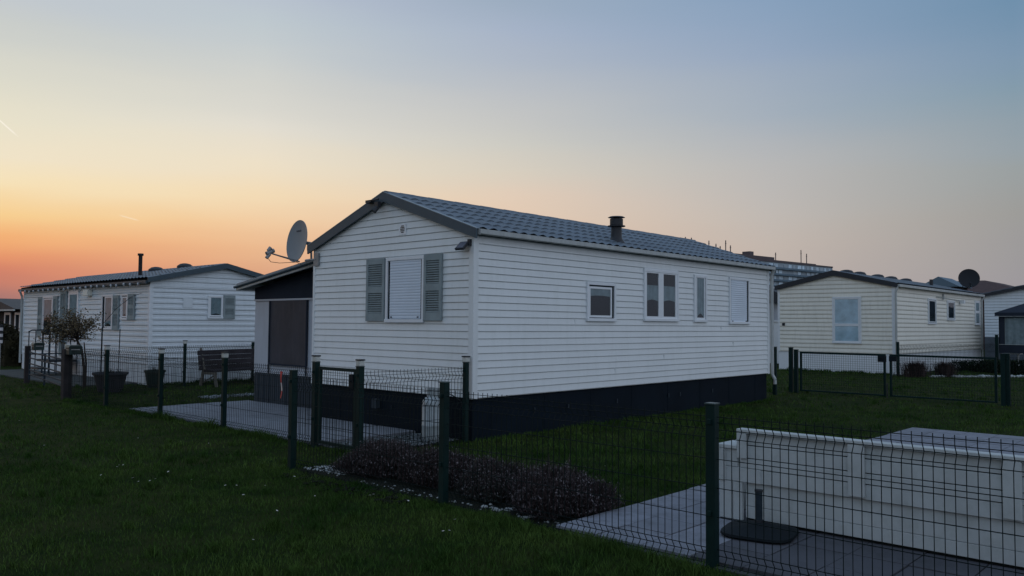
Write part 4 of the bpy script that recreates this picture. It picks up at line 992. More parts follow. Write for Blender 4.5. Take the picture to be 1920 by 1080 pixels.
# ------------------------------------------------------------------ gas cylinder
gc = thing('gas_cylinder', 'grey gas cylinder standing on gravel against the dark skirting', 'gas cylinder', (-0.33, 0.42, 0))
q = MB(); q.lathe([(0.13, 0.02), (0.15, 0.06), (0.158, 0.12), (0.158, 0.20), (0.161, 0.205), (0.161, 0.225), (0.158, 0.23), (0.158, 0.50), (0.15, 0.55), (0.12, 0.59), (0.06, 0.61)], (-0.33, 0.42, 0), 28); build(q, 'body', 'gas_gray', gc, smooth=True)
q = MB(); q.lathe([(0.12, 0.0), (0.12, 0.045)], (-0.33, 0.42, 0), 20); build(q, 'foot_ring', 'gas_gray', gc, smooth=True)
q = MB(); vs = []; fs = []; n = 18
for i in range(n + 1):
    t = R(35) + i / n * R(290)
    for r_ in (0.088, 0.095):
        for z in (0.585, 0.72): vs.append((-0.33 + r_ * math.cos(t), 0.42 + r_ * math.sin(t), z))
for i in range(n):
    a = 4 * i; b = a + 4; fs += [(a, a + 1, b + 1, b), (a + 2, b + 2, b + 3, a + 3), (a + 1, a + 3, b + 3, b + 1)]
q.add(vs, fs); build(q, 'collar', 'gas_gray', gc, smooth=True)
q = MB(); q.cyl((-0.33, 0.42, 0.60), (-0.33, 0.42, 0.68), 0.022, None, 10); q.cyl((-0.36, 0.42, 0.66), (-0.27, 0.37, 0.66), 0.018, None, 8); build(q, 'valve', 'metal_dark', gc)
q = MB(); q.tube([(-0.27, 0.37, 0.66), (-0.20, 0.22, 0.64), (-0.10, 0.12, 0.55), (-0.06, 0.10, 0.40), (0.02, 0.14, 0.30)], 0.009, 6); build(q, 'hose', 'metal_dark', gc, smooth=True)

# ------------------------------------------------------------------ white timber garden sofa (seen from behind)
sofa = thing('garden_sofa', 'white painted timber garden sofa seen from behind on the dark terrace', 'garden sofa', (-1.69, -4.64, 0.03))
SX = -1.69; y0, y1 = -4.64, -7.25
Sf = lambda s, o, z: (SX - o, s, z)
q = MB()
for i, (za, zb) in enumerate(((0.345, 0.452), (0.459, 0.533), (0.540, 0.636), (0.643, 0.735))):
    q.fbox(Sf, -4.83, y1, -0.006 - (0.012 if i == 3 else 0) + 0.003 * (i % 2), -0.03, za, zb)
build(q, 'backrest', 'wood_white', sofa, bevel=0.003)
q = MB(); q.fbox(Sf, -4.84, y1, -0.034, -0.05, 0.36, 0.73); build(q, 'backrest_gap_shade', 'wood_gap', sofa)  # dark sheet added behind the planks so their gaps look shaded
q = MB(); q.fbox(Sf, -4.80, y1, 0.022, -0.075, 0.737, 0.770); build(q, 'top_rail', 'wood_white', sofa, bevel=0.006)
for a, b, zlow in ((-4.802, -4.885, 0.535), (-5.69, -5.81, 0.36), (-6.69, -6.80, 0.36), (-7.14, -7.249, 0.36)):
    q = MB(); q.fbox(Sf, a, b, 0.020, -0.0025, zlow, 0.7365); build(q, 'stile', 'wood_white', sofa, bevel=0.004)
q = MB(); q.fbox(Sf, y0 - 0.0, -5.0, 0.004, -0.03, 0.345, 0.455); q.fbox(Sf, y0, -4.80, 0.0035, -0.03, 0.459, 0.60)
q.fbox(Sf, y0, y0 - 0.06, 0.02, -0.028, 0.343, 0.602); q.fbox(Sf, y0 - 0.003, y0 - 0.034, -0.031, -0.80, 0.30, 0.601); build(q, 'arm_panel', 'wood_white', sofa, bevel=0.003)
q = MB(); q.fbox(Sf, y0 + 0.012, -4.801, 0.025, -0.80, 0.604, 0.634); build(q, 'armrest', 'wood_white', sofa, bevel=0.004)
q = MB(); q.fbox(Sf, y0 - 0.002, y0 - 0.115, 0.004, -0.03, 0.035, 0.338); q.fbox(Sf, y0 - 0.12, y0 - 0.20, 0.002, -0.03, 0.035, 0.337)
q.fbox(Sf, y0 - 0.003, y0 - 0.034, -0.031, -0.78, 0.035, 0.29); build(q, 'leg_panel', 'wood_white', sofa, bevel=0.003)
q = MB()
for i, (za, zb) in enumerate(((0.055, 0.15), (0.153, 0.248), (0.251, 0.338))):
    q.fbox(Sf, -4.855, y1, -0.032 - 0.001 * i, -0.056, za, zb)
build(q, 'base_board', 'wood_white', sofa, bevel=0.003)
q = MB(); q.fbox(Sf, -4.90, y1, -0.06, -0.78, 0.30, 0.344); q.fbox(Sf, -4.9, y1, -0.08, -0.12, 0.30, 0.72); build(q, 'seat', 'wood_white', sofa)
q = MB(); q.fbox(Sf, -6.86, -6.95, 0.017, 0.03, 0.535, 0.555); q.fbox(Sf, -6.95, -6.97, 0.017, 0.03, 0.51, 0.58); build(q, 'hinge', 'metal_dark', sofa)
q = MB(); q.fbox(Sf, -4.86, y1, -0.065, -0.70, 0.036, 0.29); build(q, 'base_core', 'wood_gap', sofa)  # dark block behind the base boards, same painted gap shade

# parasol base
pb = thing('parasol_base', 'dark square parasol base with short grey tube behind the front fence', 'parasol base', (-1.95, -5.12, 0.03))
q = MB(); ar = R(12); cx, cy = -1.98, -5.13
def rsq(h, r, zz):
    pts = []
    for i in range(32):
        t = 2 * math.pi * i / 32 + 0.02; c_, s_2 = math.cos(t), math.sin(t); kk = (abs(c_) ** 4 + abs(s_2) ** 4) ** -0.25
        x, y = h * c_ * kk, h * s_2 * kk; pts.append((cx + x * math.cos(ar) - y * math.sin(ar), cy + x * math.sin(ar) + y * math.cos(ar), zz))
    return pts
ly = [(0.25, 0.032), (0.265, 0.045), (0.262, 0.062), (0.20, 0.082), (0.10, 0.10), (0.05, 0.115)]
vs = []; fs = []
for h, z in ly: vs += rsq(h, 0, z)
for k in range(len(ly) - 1):
    for i in range(32): j = (i + 1) % 32; fs.append((k * 32 + i, k * 32 + j, (k + 1) * 32 + j, (k + 1) * 32 + i))
fs += [tuple(range(32))[::-1], tuple(range(32 * (len(ly) - 1), 32 * len(ly)))]
q.add(vs, fs); build(q, 'base', 'plastic_dark', pb, smooth=True)
q = MB(); q.cyl((cx + 0.03, cy + 0.02, 0.09), (cx + 0.03, cy + 0.02, 0.350), 0.027, None, 16); build(q, 'tube', 'steel_blue', pb, smooth=True)
q = MB(); q.cyl((cx + 0.03, cy + 0.02, 0.340), (cx + 0.03, cy + 0.02, 0.357), 0.031, None, 16); build(q, 'rim', 'metal_dark', pb)
q = MB(); q.cyl((cx + 0.03, cy + 0.02, 0.09), (cx + 0.03, cy + 0.02, 0.13), 0.036, None, 16); build(q, 'collar', 'metal_dark', pb)

# ------------------------------------------------------------------ bench, pots, tree
bn = thing('garden_bench', 'dark plank garden bench with pale slanted legs in front of the left home', 'bench', (1.9, 11.0, 0), rz=math.atan2(0.75, 2.25))
def local(mb, name, m, parent, **k):
    me = bpy.data.meshes.new(name); me.from_pydata(mb.v, [], mb.f); me.materials.append(M[m]); o = bpy.data.objects.new(name, me); COL.objects.link(o); o.parent = parent; return o
q = MB()
for i in range(4): q.box(-0.05, 2.2, 0.40 + 0.02 * i, 0.435 + 0.02 * i, 0.40 + i * 0.125, 0.520 + i * 0.125)
local(q, 'backrest', 'bench_brown', bn)
q = MB()
for i in range(3): q.box(0.05, 2.2, 0.02 + i * 0.125, 0.135 + i * 0.125, 0.36, 0.41)
local(q, 'seat', 'bench_brown', bn)
for x in (0.08, 2.0):
    q = MB(); q.tube([(x, 0.52, 0.95), (x, 0.40, 0.42)], 0.035, 4); q.tube([(x, 0.40, 0.45), (x, 0.50, 0.0)], 0.04, 4); q.tube([(x, 0.05, 0.36), (x, -0.02, 0.0)], 0.04, 4); q.box(x - 0.03, x + 0.03, 0.0, 0.42, 0.30, 0.358)
    q.tube([(x, 0.02, 0.30), (x, 0.40, 0.10)], 0.02, 4)
    local(q, 'leg', 'bench_leg', bn)

def leafy(mb, c, rad, n, size, rng=RNG, shell=0.35, zmin=0.0, up=0.4):
    c = np.array(c); 
    d = rng.normal(size=(n, 3)); d /= np.linalg.norm(d, axis=1)[:, None]
    r = rng.uniform(shell, 1.0, n) ** 0.6
    p = c + d * r[:, None] * np.array(rad)
    for q in p:
        if q[2] < zmin: continue
        a = rng.normal(size=3); a /= np.linalg.norm(a); b = np.cross(a, rng.normal(size=3)); b /= np.linalg.norm(b); s = size * rng.uniform(0.6, 1.4)
        mb.add([q - a * s, q + b * s * 0.5, q + a * s, q - b * s * 0.5], [(0, 1, 2, 3)])
def pot(name, label, x, y, r0, r1, h, m):
    t = thing(name, label, 'plant pot', (x, y, 0))
    q = MB(); q.lathe([(r0, 0.0), (r1 * 0.97, h * 0.88), (r1 * 1.06, h * 0.885), (r1 * 1.06, h), (r1 * 0.95, h), (r1 * 0.9, h * 0.9)], (x, y, 0), 24); build(q, 'pot', m, t, smooth=True)
    q = MB(); q.lathe([(r1 * 0.9, h * 0.86), (r1 * 0.5, h * 0.93)], (x, y, 0), 16); build(q, 'soil', 'soil', t)
    q = MB(); 
    for _ in range(40):
        a = random.uniform(0, 6.28); rr = random.uniform(0, r1 * 0.7); b = (x + rr * math.cos(a), y + rr * math.sin(a), h * 0.9); tt = (b[0] + U(-.06, .06), b[1] + U(-.06, .06), h + U(0.02, 0.14)); w = 0.006
        q.add([(b[0] - w, b[1], b[2]), (b[0] + w, b[1], b[2]), tt], [(0, 1, 2)])
    build(q, 'plant', 'leaf_dark', t)
pot('plant_pot', 'wide grey tapered pot beside the small tree', -0.40, 11.35, 0.25, 0.36, 0.44, 'pot_gray')
pot('plant_pot', 'smaller dark green pot against the pale skirting of the left home', 0.85, 11.9, 0.17, 0.235, 0.42, 'plastic_green')

tr = thing('small_tree', 'small bare-stemmed tree with thin brownish leaves before the left home', 'tree', (-0.60, 12.35, 0))
q = MB(); q.tube([(-0.60, 12.35, 0), (-0.62, 12.34, 0.5), (-0.68, 12.36, 0.95), (-0.76, 12.43, 1.15)], [0.035, 0.032, 0.026, 0.024], 8)
q.tube([(-0.56, 12.40, 0), (-0.57, 12.36, 0.6), (-0.64, 12.33, 1.1)], [0.022, 0.018, 0.012], 6)
build(q, 'trunk', 'twig', tr)
q = MB(); tips = []
for i in range(64):
    b = Vector((-0.76, 12.43, 1.12 + U(0, 0.10))); d = Vector((random.gauss(-0.25, 0.9), random.gauss(0.25, 0.9), random.gauss(0.75, 0.45))).normalized(); L_ = U(0.40, 0.80)
    m1 = b + d * L_ * 0.5 + Vector((U(-.04, .04), U(-.04, .04), U(-.02, .05))); e = b + d * L_ + Vector((0, 0, U(-.05, .06)))
    e.z = min(e.z, U(1.75, 2.02)); q.tube([b, m1, e], [0.010, 0.006, 0.003], 4); tips += [m1, e, (m1 + e) / 2]
    for _ in range(4):
        s_0 = m1.lerp(e, U(0, 1)); e2 = s_0 + Vector((U(-.14, .14), U(-.14, .14), U(-.06, .14))); q.tube([s_0, e2], [0.004, 0.002], 3); tips += [e2]
build(q, 'branch', 'twig', tr)
q = MB()
for t in tips:
    for _ in range(8 if t.y > 12.5 else 4):
        p = np.array(t) + RNG.normal(size=3) * 0.045; a = RNG.normal(size=3); a /= np.linalg.norm(a); b = np.cross(a, RNG.normal(size=3)); b /= np.linalg.norm(b); s = 0.024 * RNG.uniform(0.6, 1.4)
        q.add([p - a * s, p + b * s * 0.6, p + a * s, p - b * s * 0.6], [(0, 1, 2, 3)])
build(q, 'foliage', 'leaf_brown', tr)
stk = thing('plant_stake', 'tall thin dark stake leaning beside the small tree', 'stake', (-0.35, 12.0, 0))
q = MB(); q.tube([(-0.36, 12.02, 0), (-0.36, 12.02, 1.45)], 0.016, 6); q.tube([(-0.36, 12.02, 1.3), (-0.34, 12.0, 1.55), (-0.1, 11.9, 1.9), (0.4, 12.3, 2.2), (0.9, 12.9, 2.32)], 0.006, 5); build(q, 'rod', 'plastic_dark', stk)
stk2 = thing('plant_stake', 'second thin stake nearer the grey planter', 'stake', (-0.1, 11.75, 0))
q = MB(); q.tube([(-0.08, 11.75, 0), (-0.06, 11.75, 1.42)], 0.010, 6); build(q, 'rod', 'plastic_dark', stk2)

# hedge far left
hd = MB()
for c, r in (((1.2, 25.5, 0.75), (0.8, 1.6, 0.75)), ((1.5, 27.5, 0.8), (0.8, 1.8, 0.8)), ((1.1, 29.6, 0.85), (0.8, 1.6, 0.85)), ((1.5, 24.3, 0.55), (0.7, 0.8, 0.6)), ((1.2, 31.5, 0.8), (0.8, 1.6, 0.8))):
    leafy(hd, c, r, 3600, 0.05, zmin=0.02)
tag(build(hd, 'hedge', 'leaf_hedge'), 'dark brownish hedge beyond the left mobile home', 'hedge')
hi = MB(); hi.box(0.9, 1.8, 23.9, 32.6, 0, 0.9); 
cur_o = bpy.data.objects['hedge']; hob = build(hi, 'stem_mass', 'leaf_hedge', None); hob.parent = cur_o; hob.location = Vector(hob.location) - Vector(cur_o.location)
# dry ornamental grasses + low hedge + stones by the cream home
def tuft(name, label, x, y, h, rad, n, m='pampas'):
    q = MB()
    for _ in range(n):
        a = U(0, 6.28); rr = abs(random.gauss(0, rad * 0.35)); bx_, by_ = x + rr * math.cos(a), y + rr * math.sin(a)
        a2 = a + U(-.6, .6); L_ = h * U(0.6, 1.05); k = U(0.1, 0.75) * rad / 0.5; ex, ey = bx_ + L_ * k * math.cos(a2), by_ + L_ * k * math.sin(a2); w = 0.008
        mz = L_ * 0.65; sx, sy = -math.sin(a2) * w, math.cos(a2) * w; ez = L_ * (1 - 0.35 * k)
        q.add([(bx_ - sx, by_ - sy, 0), (bx_ + sx, by_ + sy, 0), (bx_ + (ex - bx_) * .4 + sx, by_ + (ey - by_) * .4 + sy, mz), (bx_ + (ex - bx_) * .4 - sx, by_ + (ey - by_) * .4 - sy, mz), (ex, ey, ez)], [(0, 1, 2, 3), (3, 2, 4)])
    return tag(build(q, name, m), label, 'ornamental grass')
tuft('dry_grass_clump', 'large reddish-brown dry grass clump beside the thin fence post', 20.5, 0.38, 0.60, 0.50, 800)
tuft('dry_grass_clump', 'smaller reddish-brown dry grass clump right of the larger one', 21.5, -0.22, 0.58, 0.42, 650)
lhg = MB()
for i in range(12): leafy(lhg, (26.2 - i * 0.17, 0.55 - i * 0.36, 0.15 + 0.012 * i), (0.35, 0.35, 0.26 + 0.012 * i), 800, 0.035, zmin=0.01)
tag(build(lhg, 'low_hedge', 'leaf_dark'), 'low dark clipped hedge along the stone edging on the right', 'hedge')
eg = MB()
for i in range(46):
    t = i / 45; x = 20.9 + (24.0 - 20.9) * t * 1.15; y = 0.05 - 2.6 * t * 1.15; s = U(0.05, 0.10)
    bm = bmesh.new(); bmesh.ops.create_icosphere(bm, subdivisions=1, radius=1.0); eg.add([(x + v.co.x * s * 1.3 * U(.8, 1.1), y + v.co.y * s * U(.8, 1.1), 0.02 + v.co.z * s * 0.7) for v in bm.verts], [tuple(v.index for v in f.verts) for f in bm.faces]); bm.free()
e_ = build(eg, 'pebbles', 'pebble_white', smooth=True); e_['kind'] = 'stuff'; e_['label'] = 'row of pale stones edging the lawn by the cream home'

# gazebo
gz = thing('gazebo', 'black garden gazebo with a curtained window at the right edge', 'gazebo', (31, 0.2, 0))
gx0, gx1, gy0, gy1 = 31.0, 34.2, -3.2, 0.2
q = MB(); q.box(gx0, gx0 + 0.03, gy0, gy1, 0.58, 0.92); q.box(gx0, gx0 + 0.03, gy0, gy0 + 0.2, 0.92, 2.05); q.box(gx0, gx0 + 0.03, gy1 - 0.2, gy1, 0.92, 2.05); q.box(gx0, gx0 + 0.03, gy0, gy1, 2.05, 2.28); q.box(gx0, gx1, gy1 - 0.03, gy1, 0.58, 2.28)
q.box(gx0, gx0 + 0.03, -1.62, -1.42, 0.92, 2.05); build(q, 'side_cloth', 'fabric_dark', gz)
q = MB(); vs = []; n = 60
for i in range(n + 1):
    y = gy0 + 0.2 + (gy1 - gy0 - 0.4) * i / n; vs += [(gx0 + 0.05 + 0.02 * math.sin(i * 1.3), y, 0.92), (gx0 + 0.05 + 0.02 * math.sin(i * 1.3), y, 2.05)]
q.add(vs, [(2 * i, 2 * i + 2, 2 * i + 3, 2 * i + 1) for i in range(n)]); build(q, 'curtain', 'curtain', gz)
q = MB(); q.add([(gx0 - 0.12, gy0 - .12, 2.26), (gx1, gy0 - .12, 2.26), (gx1, gy1 + .12, 2.26), (gx0 - 0.12, gy1 + .12, 2.26), ((gx0 + gx1) / 2, (gy0 + gy1) / 2, 3.05)], [(0, 1, 4), (1, 2, 4), (2, 3, 4), (3, 0, 4), (0, 3, 2, 1)]); q.box(gx0 - 0.12, gx0 - 0.09, gy0 - .12, gy1 + .12, 2.12, 2.259); build(q, 'canopy', 'fabric_dark', gz)
for x, y in ((gx0 + 0.06, gy0 + 0.05), (gx0 + 0.06, gy1 - 0.08), (gx1, gy0), (gx1, gy1 - 0.08)):
    q = MB(); q.box(x, x + 0.06, y, y + 0.06, 0, 2.2); build(q, 'pole', 'metal_dark', gz)
q = MB(); q.box(gx0 - 0.015, gx0 - 0.001, gy0, gy1, 0.93, 0.945); q.box(gx0 - 0.125, gx0 - 0.121, gy0, gy1, 2.10, 2.115); build(q, 'piping', 'gutter', gz)
gch = thing('garden_chair', 'white plastic garden chair under the black gazebo', 'chair', (31.6, -0.7, 0))
q = MB(); q.box(31.5, 31.95, -1.05, -0.6, 0.40, 0.44); build(q, 'seat', 'plastic_white', gch)
q = MB()
for i in range(4): q.box(31.93, 31.96, -1.03 + i * 0.115, -0.95 + i * 0.115, 0.44, 0.88)
build(q, 'backrest', 'plastic_white', gch)
for x, y in ((31.5, -1.05), (31.5, -0.64), (31.9, -1.05), (31.9, -0.64)):
    q = MB(); q.box(x, x + 0.04, y, y + 0.04, 0, 0.40); build(q, 'leg', 'plastic_white', gch)
gtb = thing('garden_table', 'low white table beside the chair under the gazebo', 'table', (31.6, -0.2, 0))
q = MB(); q.box(31.4, 32.0, -0.45, 0.05, 0.52, 0.56); build(q, 'top', 'plastic_white', gtb)
for y in (-0.42, -0.02):
    q = MB(); q.box(31.45, 31.5, y, y + 0.05, 0, 0.52); build(q, 'leg', 'plastic_white', gtb)

# ------------------------------------------------------------------ lavender shrubs
def lavender(label, x, y, rx, ry, h, n, m, seed):
    """low uneven cushion of fine stalks, narrow leaves and small dry seed heads"""
    t = thing('lavender_bush', label, 'lavender', (x, y, 0), 'lavender bushes along the front fence')
    st, lf, hd_ = MB(), MB(), MB()
    sub = [(U(-.75, .75), U(-.75, .75), U(.25, .5), U(.6, 1.12)) for _ in range(9)]
    for i in range(n):
        a = U(0, 6.283); rr = math.sqrt(U(0, 1)); px, py = rr * math.cos(a), rr * math.sin(a)
        edge = 1 + 0.16 * math.sin(3 * a + seed) + 0.10 * math.sin(7 * a + seed * 2)
        dome = math.sqrt(max(0.03, 1 - rr ** 2.2))
        lump = max(hh_ * max(0.0, 1 - ((px - sx_) ** 2 + (py - sy_) ** 2) / (r_ ** 2)) for sx_, sy_, r_, hh_ in sub)
        hh = h * dome * (0.66 + 0.42 * lump) * U(0.82, 1.05) + 0.03
        if random.random() < 0.06: hh *= U(1.05, 1.3)
        if lump < 0.12 and random.random() < 0.45: continue
        bx_, by_ = x + px * rx * 0.75 * edge, y + py * ry * 0.75 * edge
        ex, ey = x + px * rx * 1.03 * edge + U(-.05, .05), y + py * ry * 1.03 * edge + U(-.05, .05)
        a3 = U(0, 3.14); w = U(0.0010, 0.0022); sx, sy = w * math.cos(a3), w * math.sin(a3)
        f0 = U(0.0, 0.5); z0 = hh * f0; sxx, syy = bx_ + (ex - bx_) * f0, by_ + (ey - by_) * f0
        st.add([(sxx - sx, syy - sy, z0), (sxx + sx, syy + sy, z0), (ex + sx, ey + sy, hh), (ex - sx, ey - sy, hh)], [(0, 1, 2, 3)])
        k = random.random()
        if k < 0.42:
            q_ = np.array((ex, ey, hh)); a_ = RNG.normal(size=3); a_[2] += 0.9; a_ /= np.linalg.norm(a_); b_ = np.cross(a_, RNG.normal(size=3)); b_ /= np.linalg.norm(b_); s = 0.011 * U(.6, 1.4)
            hd_.add([q_ - a_ * s, q_ + b_ * s * .45, q_ + a_ * s, q_ - b_ * s * .45], [(0, 1, 2, 3)])
        for _ in range(2 if k > 0.3 else 1):
            f1 = U(0.25, 0.97); q_ = np.array((bx_ + (ex - bx_) * f1 + U(-.01, .01), by_ + (ey - by_) * f1 + U(-.01, .01), hh * f1)); a_ = RNG.normal(size=3); a_[2] = abs(a_[2]) + .3; a_ /= np.linalg.norm(a_); b_ = np.cross(a_, RNG.normal(size=3)); b_ /= np.linalg.norm(b_)
            s = 0.020 * U(.5, 1.3); lf.add([q_ - a_ * s, q_ + b_ * s * .25, q_ + a_ * s, q_ - b_ * s * .25], [(0, 1, 2, 3)])
    build(st, 'stalks', 'lavender', t); build(hd_, 'seed_heads', 'lavender_head', t); build(lf, 'leaves', m, t)
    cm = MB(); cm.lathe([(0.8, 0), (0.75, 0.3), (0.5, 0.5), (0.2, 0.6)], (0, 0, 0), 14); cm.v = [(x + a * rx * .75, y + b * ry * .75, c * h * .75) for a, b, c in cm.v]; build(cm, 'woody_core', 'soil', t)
lavender('large brown lavender mound left of the middle fence post', -2.32, -0.98, 0.42, 0.48, 0.32, 7000, 'lavender', 1)
lavender('brown lavender mound behind the middle fence post', -2.26, -1.85, 0.38, 0.36, 0.33, 5000, 'lavender', 2)
lavender('silvery green lavender mound in the middle of the bed', -2.32, -2.68, 0.36, 0.33, 0.32, 4600, 'lavender_green', 3)
lavender('wide dark lavender mound at the end by the paving', -2.36, -3.46, 0.42, 0.44, 0.34, 7000, 'lavender', 4)

# ------------------------------------------------------------------ lawn
def fnoise(x, y, seed=0):
    v = np.zeros_like(x)
    r_ = np.random.default_rng(seed)
    for k in range(14):
        f = 0.35 * 1.35 ** k; a = r_.uniform(0, 6.28); ph = r_.uniform(0, 6.28)
        v += np.sin((x * math.cos(a) + y * math.sin(a)) * f * 2.2 + ph) / (1 + 0.25 * k)
    return v / 4.0
def keep(x, y):
    k = np.ones_like(x, bool)
    def cut(a, b, c, d): 
        nonlocal k
        k &= ~((x > a) & (x < b) & (y > c) & (y < d))
    cut(-2.89, 5.96, -8.9, -3.84); cut(-1.74, 0.64, 1.13, 7.06); cut(-2.92, -2.0, -4.1, -0.3); cut(-1.77, 0, 0.12, 1.15)
    cut(0, 9.1, 0, 3.85); cut(0.62, 6, 3.85, 6.9); cut(LX, LX + LW, LY, LY + LL); cut(CX, CX + CL, CY, CY + CW); cut(-0.56, 1.0, 13.2, 21.5)
    return k
def blades(n, dmin, dmax, hmin, hmax, wid, seed):
    r_ = np.random.default_rng(seed)
    d = np.sqrt(r_.uniform(dmin ** 2, dmax ** 2, n)); th = r_.uniform(-0.80, 0.80, n)
    lx = d * np.tan(th) * 0.92; ly = d
    yw = R(YAW); x = CAM.x + lx * math.cos(yw) - ly * math.sin(yw); y = CAM.y + lx * math.sin(yw) + ly * math.cos(yw)
    k = keep(x, y); x, y, d = x[k], y[k], d[k]
    return x, y, d, r_
def blade_mesh(name, label, sets):
    V, F_, off = [], [], 0
    for x, y, h, w, r_ in sets:
        n = len(x); a = r_.uniform(0, 2 * np.pi, n); lean = r_.uniform(0.15, 0.95, n) * h; la = r_.uniform(0, 2 * np.pi, n)
        sx, sy = np.cos(a) * w, np.sin(a) * w; ex, ey = np.cos(la) * lean, np.sin(la) * lean
        p = np.empty((n, 5, 3))
        p[:, 0] = np.stack([x - sx, y - sy, np.zeros(n)], 1); p[:, 1] = np.stack([x + sx, y + sy, np.zeros(n)], 1)
        p[:, 2] = np.stack([x + sx * .8 + ex * .35, y + sy * .8 + ey * .35, h * .6], 1); p[:, 3] = np.stack([x - sx * .8 + ex * .35, y - sy * .8 + ey * .35, h * .6], 1)
        p[:, 4] = np.stack([x + ex, y + ey, h], 1)
        V.append(p.reshape(-1, 3)); b = off + np.arange(n)[:, None] * 5
        F_.append((b, n)); off += n * 5
    V = np.concatenate(V); nb = off // 5
    me = bpy.data.meshes.new(name); me.vertices.add(len(V)); me.vertices.foreach_set('co', V.astype(np.float32).ravel())
    base = np.arange(nb)[:, None] * 5
    loops = np.concatenate([base + np.array([0, 1, 2, 3]), base + np.array([3, 2, 4])], 1).astype(np.int32).ravel()
    me.loops.add(len(loops)); me.loops.foreach_set('vertex_index', loops)
    me.polygons.add(nb * 2)
    ls = (np.arange(nb)[:, None] * 7 + np.array([0, 4])).astype(np.int32).ravel(); me.polygons.foreach_set('loop_start', ls)
    me.update(calc_edges=True); me.validate()
    me.materials.append(M['grass']); o = bpy.data.objects.new(name, me); COL.objects.link(o); o['kind'] = 'stuff'; o['label'] = label
    return o
sets = []
for n, a, b, h0, h1, w, sd_ in ((190000, 4.4, 9.0, 0.018, 0.052, 0.0022, 1), (130000, 9.0, 16.0, 0.02, 0.055, 0.0036, 2), (90000, 16.0, 32.0, 0.02, 0.06, 0.007, 3), (30000, 32, 60, 0.03, 0.08, 0.016, 4)):
    x, y, d, r_ = blades(n, a, b, h0, h1, w, sd_)
    nv = np.clip(0.55 + 0.45 * fnoise(x * 1.6, y * 1.6, 5) + 0.3 * fnoise(x * 5, y * 5, 6), 0.0, 1.4)
    keepm = r_.uniform(0, 1, len(x)) < (0.45 + 0.6 * nv); x, y, nv = x[keepm], y[keepm], nv[keepm]
    h = (h0 + (h1 - h0) * nv ** 1.5) * r_.uniform(0.5, 1.4, len(x))
    sets.append((x, y, h, w * r_.uniform(0.6, 1.3, len(x)), r_))
def tufts(nc, per, dmin, dmax, hm, rad, w, seed):
    cx_, cy_, d_, r_ = blades(nc, dmin, dmax, 0, 0, 0, seed)
    n = len(cx_); k = np.repeat(np.arange(n), per); rr = np.abs(r_.normal(0, 1, n * per)) * rad * np.repeat(r_.uniform(0.5, 1.5, n), per); a = r_.uniform(0, 6.283, n * per)
    x = cx_[k] + rr * np.cos(a); y = cy_[k] + rr * np.sin(a); hb = np.repeat(r_.uniform(0.5, 1.2, n), per)
    h = hm * hb * np.exp(-(rr / (rad * 2.2)) ** 2) * r_.uniform(0.5, 1.3, n * per) + 0.01
    kp = keep(x, y)
    return x[kp], y[kp], h[kp], (w * r_.uniform(0.6, 1.3, n * per))[kp], r_
sets.append(tufts(420, 70, 4.5, 10, 0.065, 0.055, 0.0024, 41)); sets.append(tufts(420, 50, 10, 20, 0.075, 0.08, 0.004, 42)); sets.append(tufts(260, 40, 20, 34, 0.08, 0.12, 0.008, 43))
blade_mesh('lawn_grass', 'dark green mown grass covering the lawn and gardens', sets)
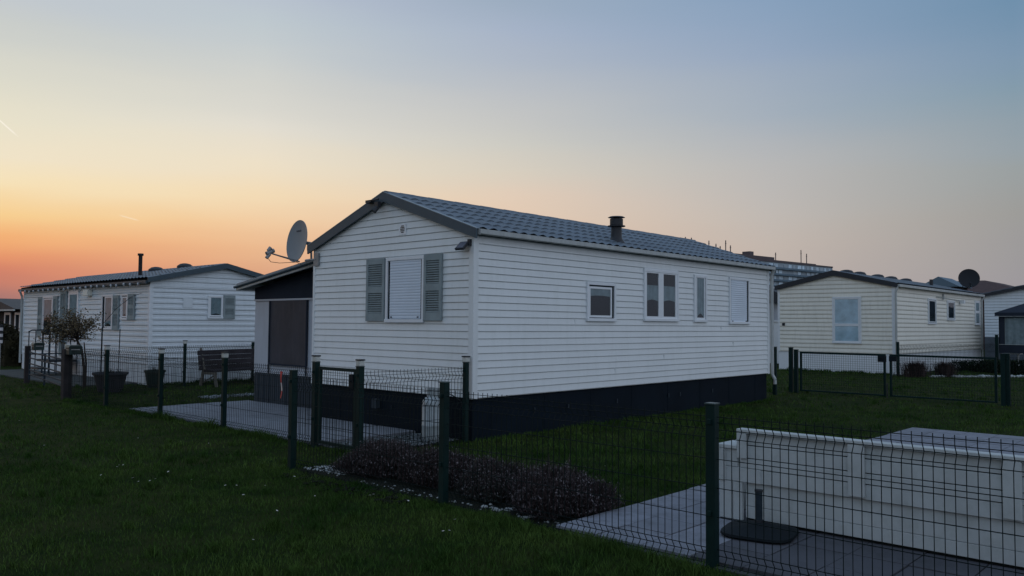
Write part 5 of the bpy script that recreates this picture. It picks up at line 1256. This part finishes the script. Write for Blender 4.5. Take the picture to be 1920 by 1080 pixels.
# unmown tufts under the fences
def along(p0, p1, n, spread, hm, seed, w=0.003):
    r_ = np.random.default_rng(seed); t = r_.uniform(0, 1, n)
    x = p0[0] + (p1[0] - p0[0]) * t + r_.normal(0, spread, n); y = p0[1] + (p1[1] - p0[1]) * t + r_.normal(0, spread, n)
    nv = np.clip(0.5 + 0.6 * fnoise(x * 6, y * 6, seed + 9), 0.1, 1.3)
    k = keep(x, y) | (spread < 0.08)
    return x[k], y[k], (hm * nv * r_.uniform(0.5, 1.2, n))[k], w * np.ones(k.sum()), r_
blade_mesh('long_grass', 'unmown grass tufts growing under the fences', [
    along((-2.97, 0.0), (-2.97, -2.4), 1800, 0.06, 0.06, 21, 0.0025), along((-3.00, -2.4), (-3.00, -4.6), 3500, 0.06, 0.10, 25, 0.0025), along((-3.02, -4.4), (-3.02, -8.5), 6000, 0.06, 0.09, 22, 0.0025), along((-1.84, 1.3), (-1.84, 6.8), 3800, 0.05, 0.15, 23), along((-1.84, 6.6), (-1.84, 9.9), 1600, 0.07, 0.10, 24),
    along((-1.85, 0.2), (-1.85, 1.2), 600, 0.05, 0.10, 26), along((0.1, -0.06), (9, -0.06), 2600, 0.05, 0.09, 27, 0.004), along((1.2, 12.55), (4.5, 12.6), 1200, 0.07, 0.14, 28, 0.006), along((21.0, 1.2), (21.0, 5.3), 1800, 0.10, 0.16, 29, 0.008)])
wl = rocks('soil_patch', 'soil', lambda: (-3.05 + random.gauss(0, 0.12), U(-2.3, -0.4)), 260, 0.012, 0.035, 'bare crumbly soil along the front of the lavender fence')

# daisies
DA = [(-3.7, 6.21), (-3.21, 3.06), (-4.28, 1.04), (-4.22, 1.12), (-4.17, 1.11), (-4.55, 0.68), (-4.4, 0.29), (-4.43, 0.08), (-4.34, 0.04), (-4.28, 0.08), (-3.99, 0.4), (-4.04, -0.2), (-3.94, -0.69), (-3.88, -0.75), (-3.7, -0.97), (-4.05, -1.2), (-3.61, -1.67), (-4.17, -1.93), (-4.78, -2.64), (-3.05, 0.16), (-3.25, -0.74), (-2.76, 1.98), (-4.29, 3.21), (-3.26, -2.02), (-3.22, -2.01), (-3.16, -2.41), (-3.34, -3.23), (-3.65, -3.43), (-3.62, -3.44), (-0.51, -2.6)]
dp0 = None
for i, (x, y) in enumerate(DA):
    if dp0 is None:
        dp0 = thing('daisy', 'tiny white daisy in the dark lawn', 'daisy', (x, y, 0), 'daisies in the lawn')
        q = MB(); n = 10
        for k in range(n):
            t = 2 * math.pi * k / n; t2 = t + 0.35
            q.add([(0, 0, 0.052), (0.011 * math.cos(t - .2), 0.011 * math.sin(t - .2), 0.055), (0.013 * math.cos(t + .08), 0.013 * math.sin(t + .08), 0.053), (0.010 * math.cos(t2), 0.010 * math.sin(t2), 0.055)], [(0, 1, 2, 3)])
        local(q, 'petals', 'petal', dp0)
        q = MB(); q.cyl((0, 0, 0), (0, 0, 0.05), 0.0012, None, 4); local(q, 'stem', 'leaf_dark', dp0)
        cur = dp0
    else:
        cur = copy_tree(dp0); cur.location = (x, y, 0)
    s = U(0.5, 0.95); cur.scale = (s, s, 1.0); cur.rotation_euler = (U(-.3, .3), U(-.3, .3), U(0, 6))
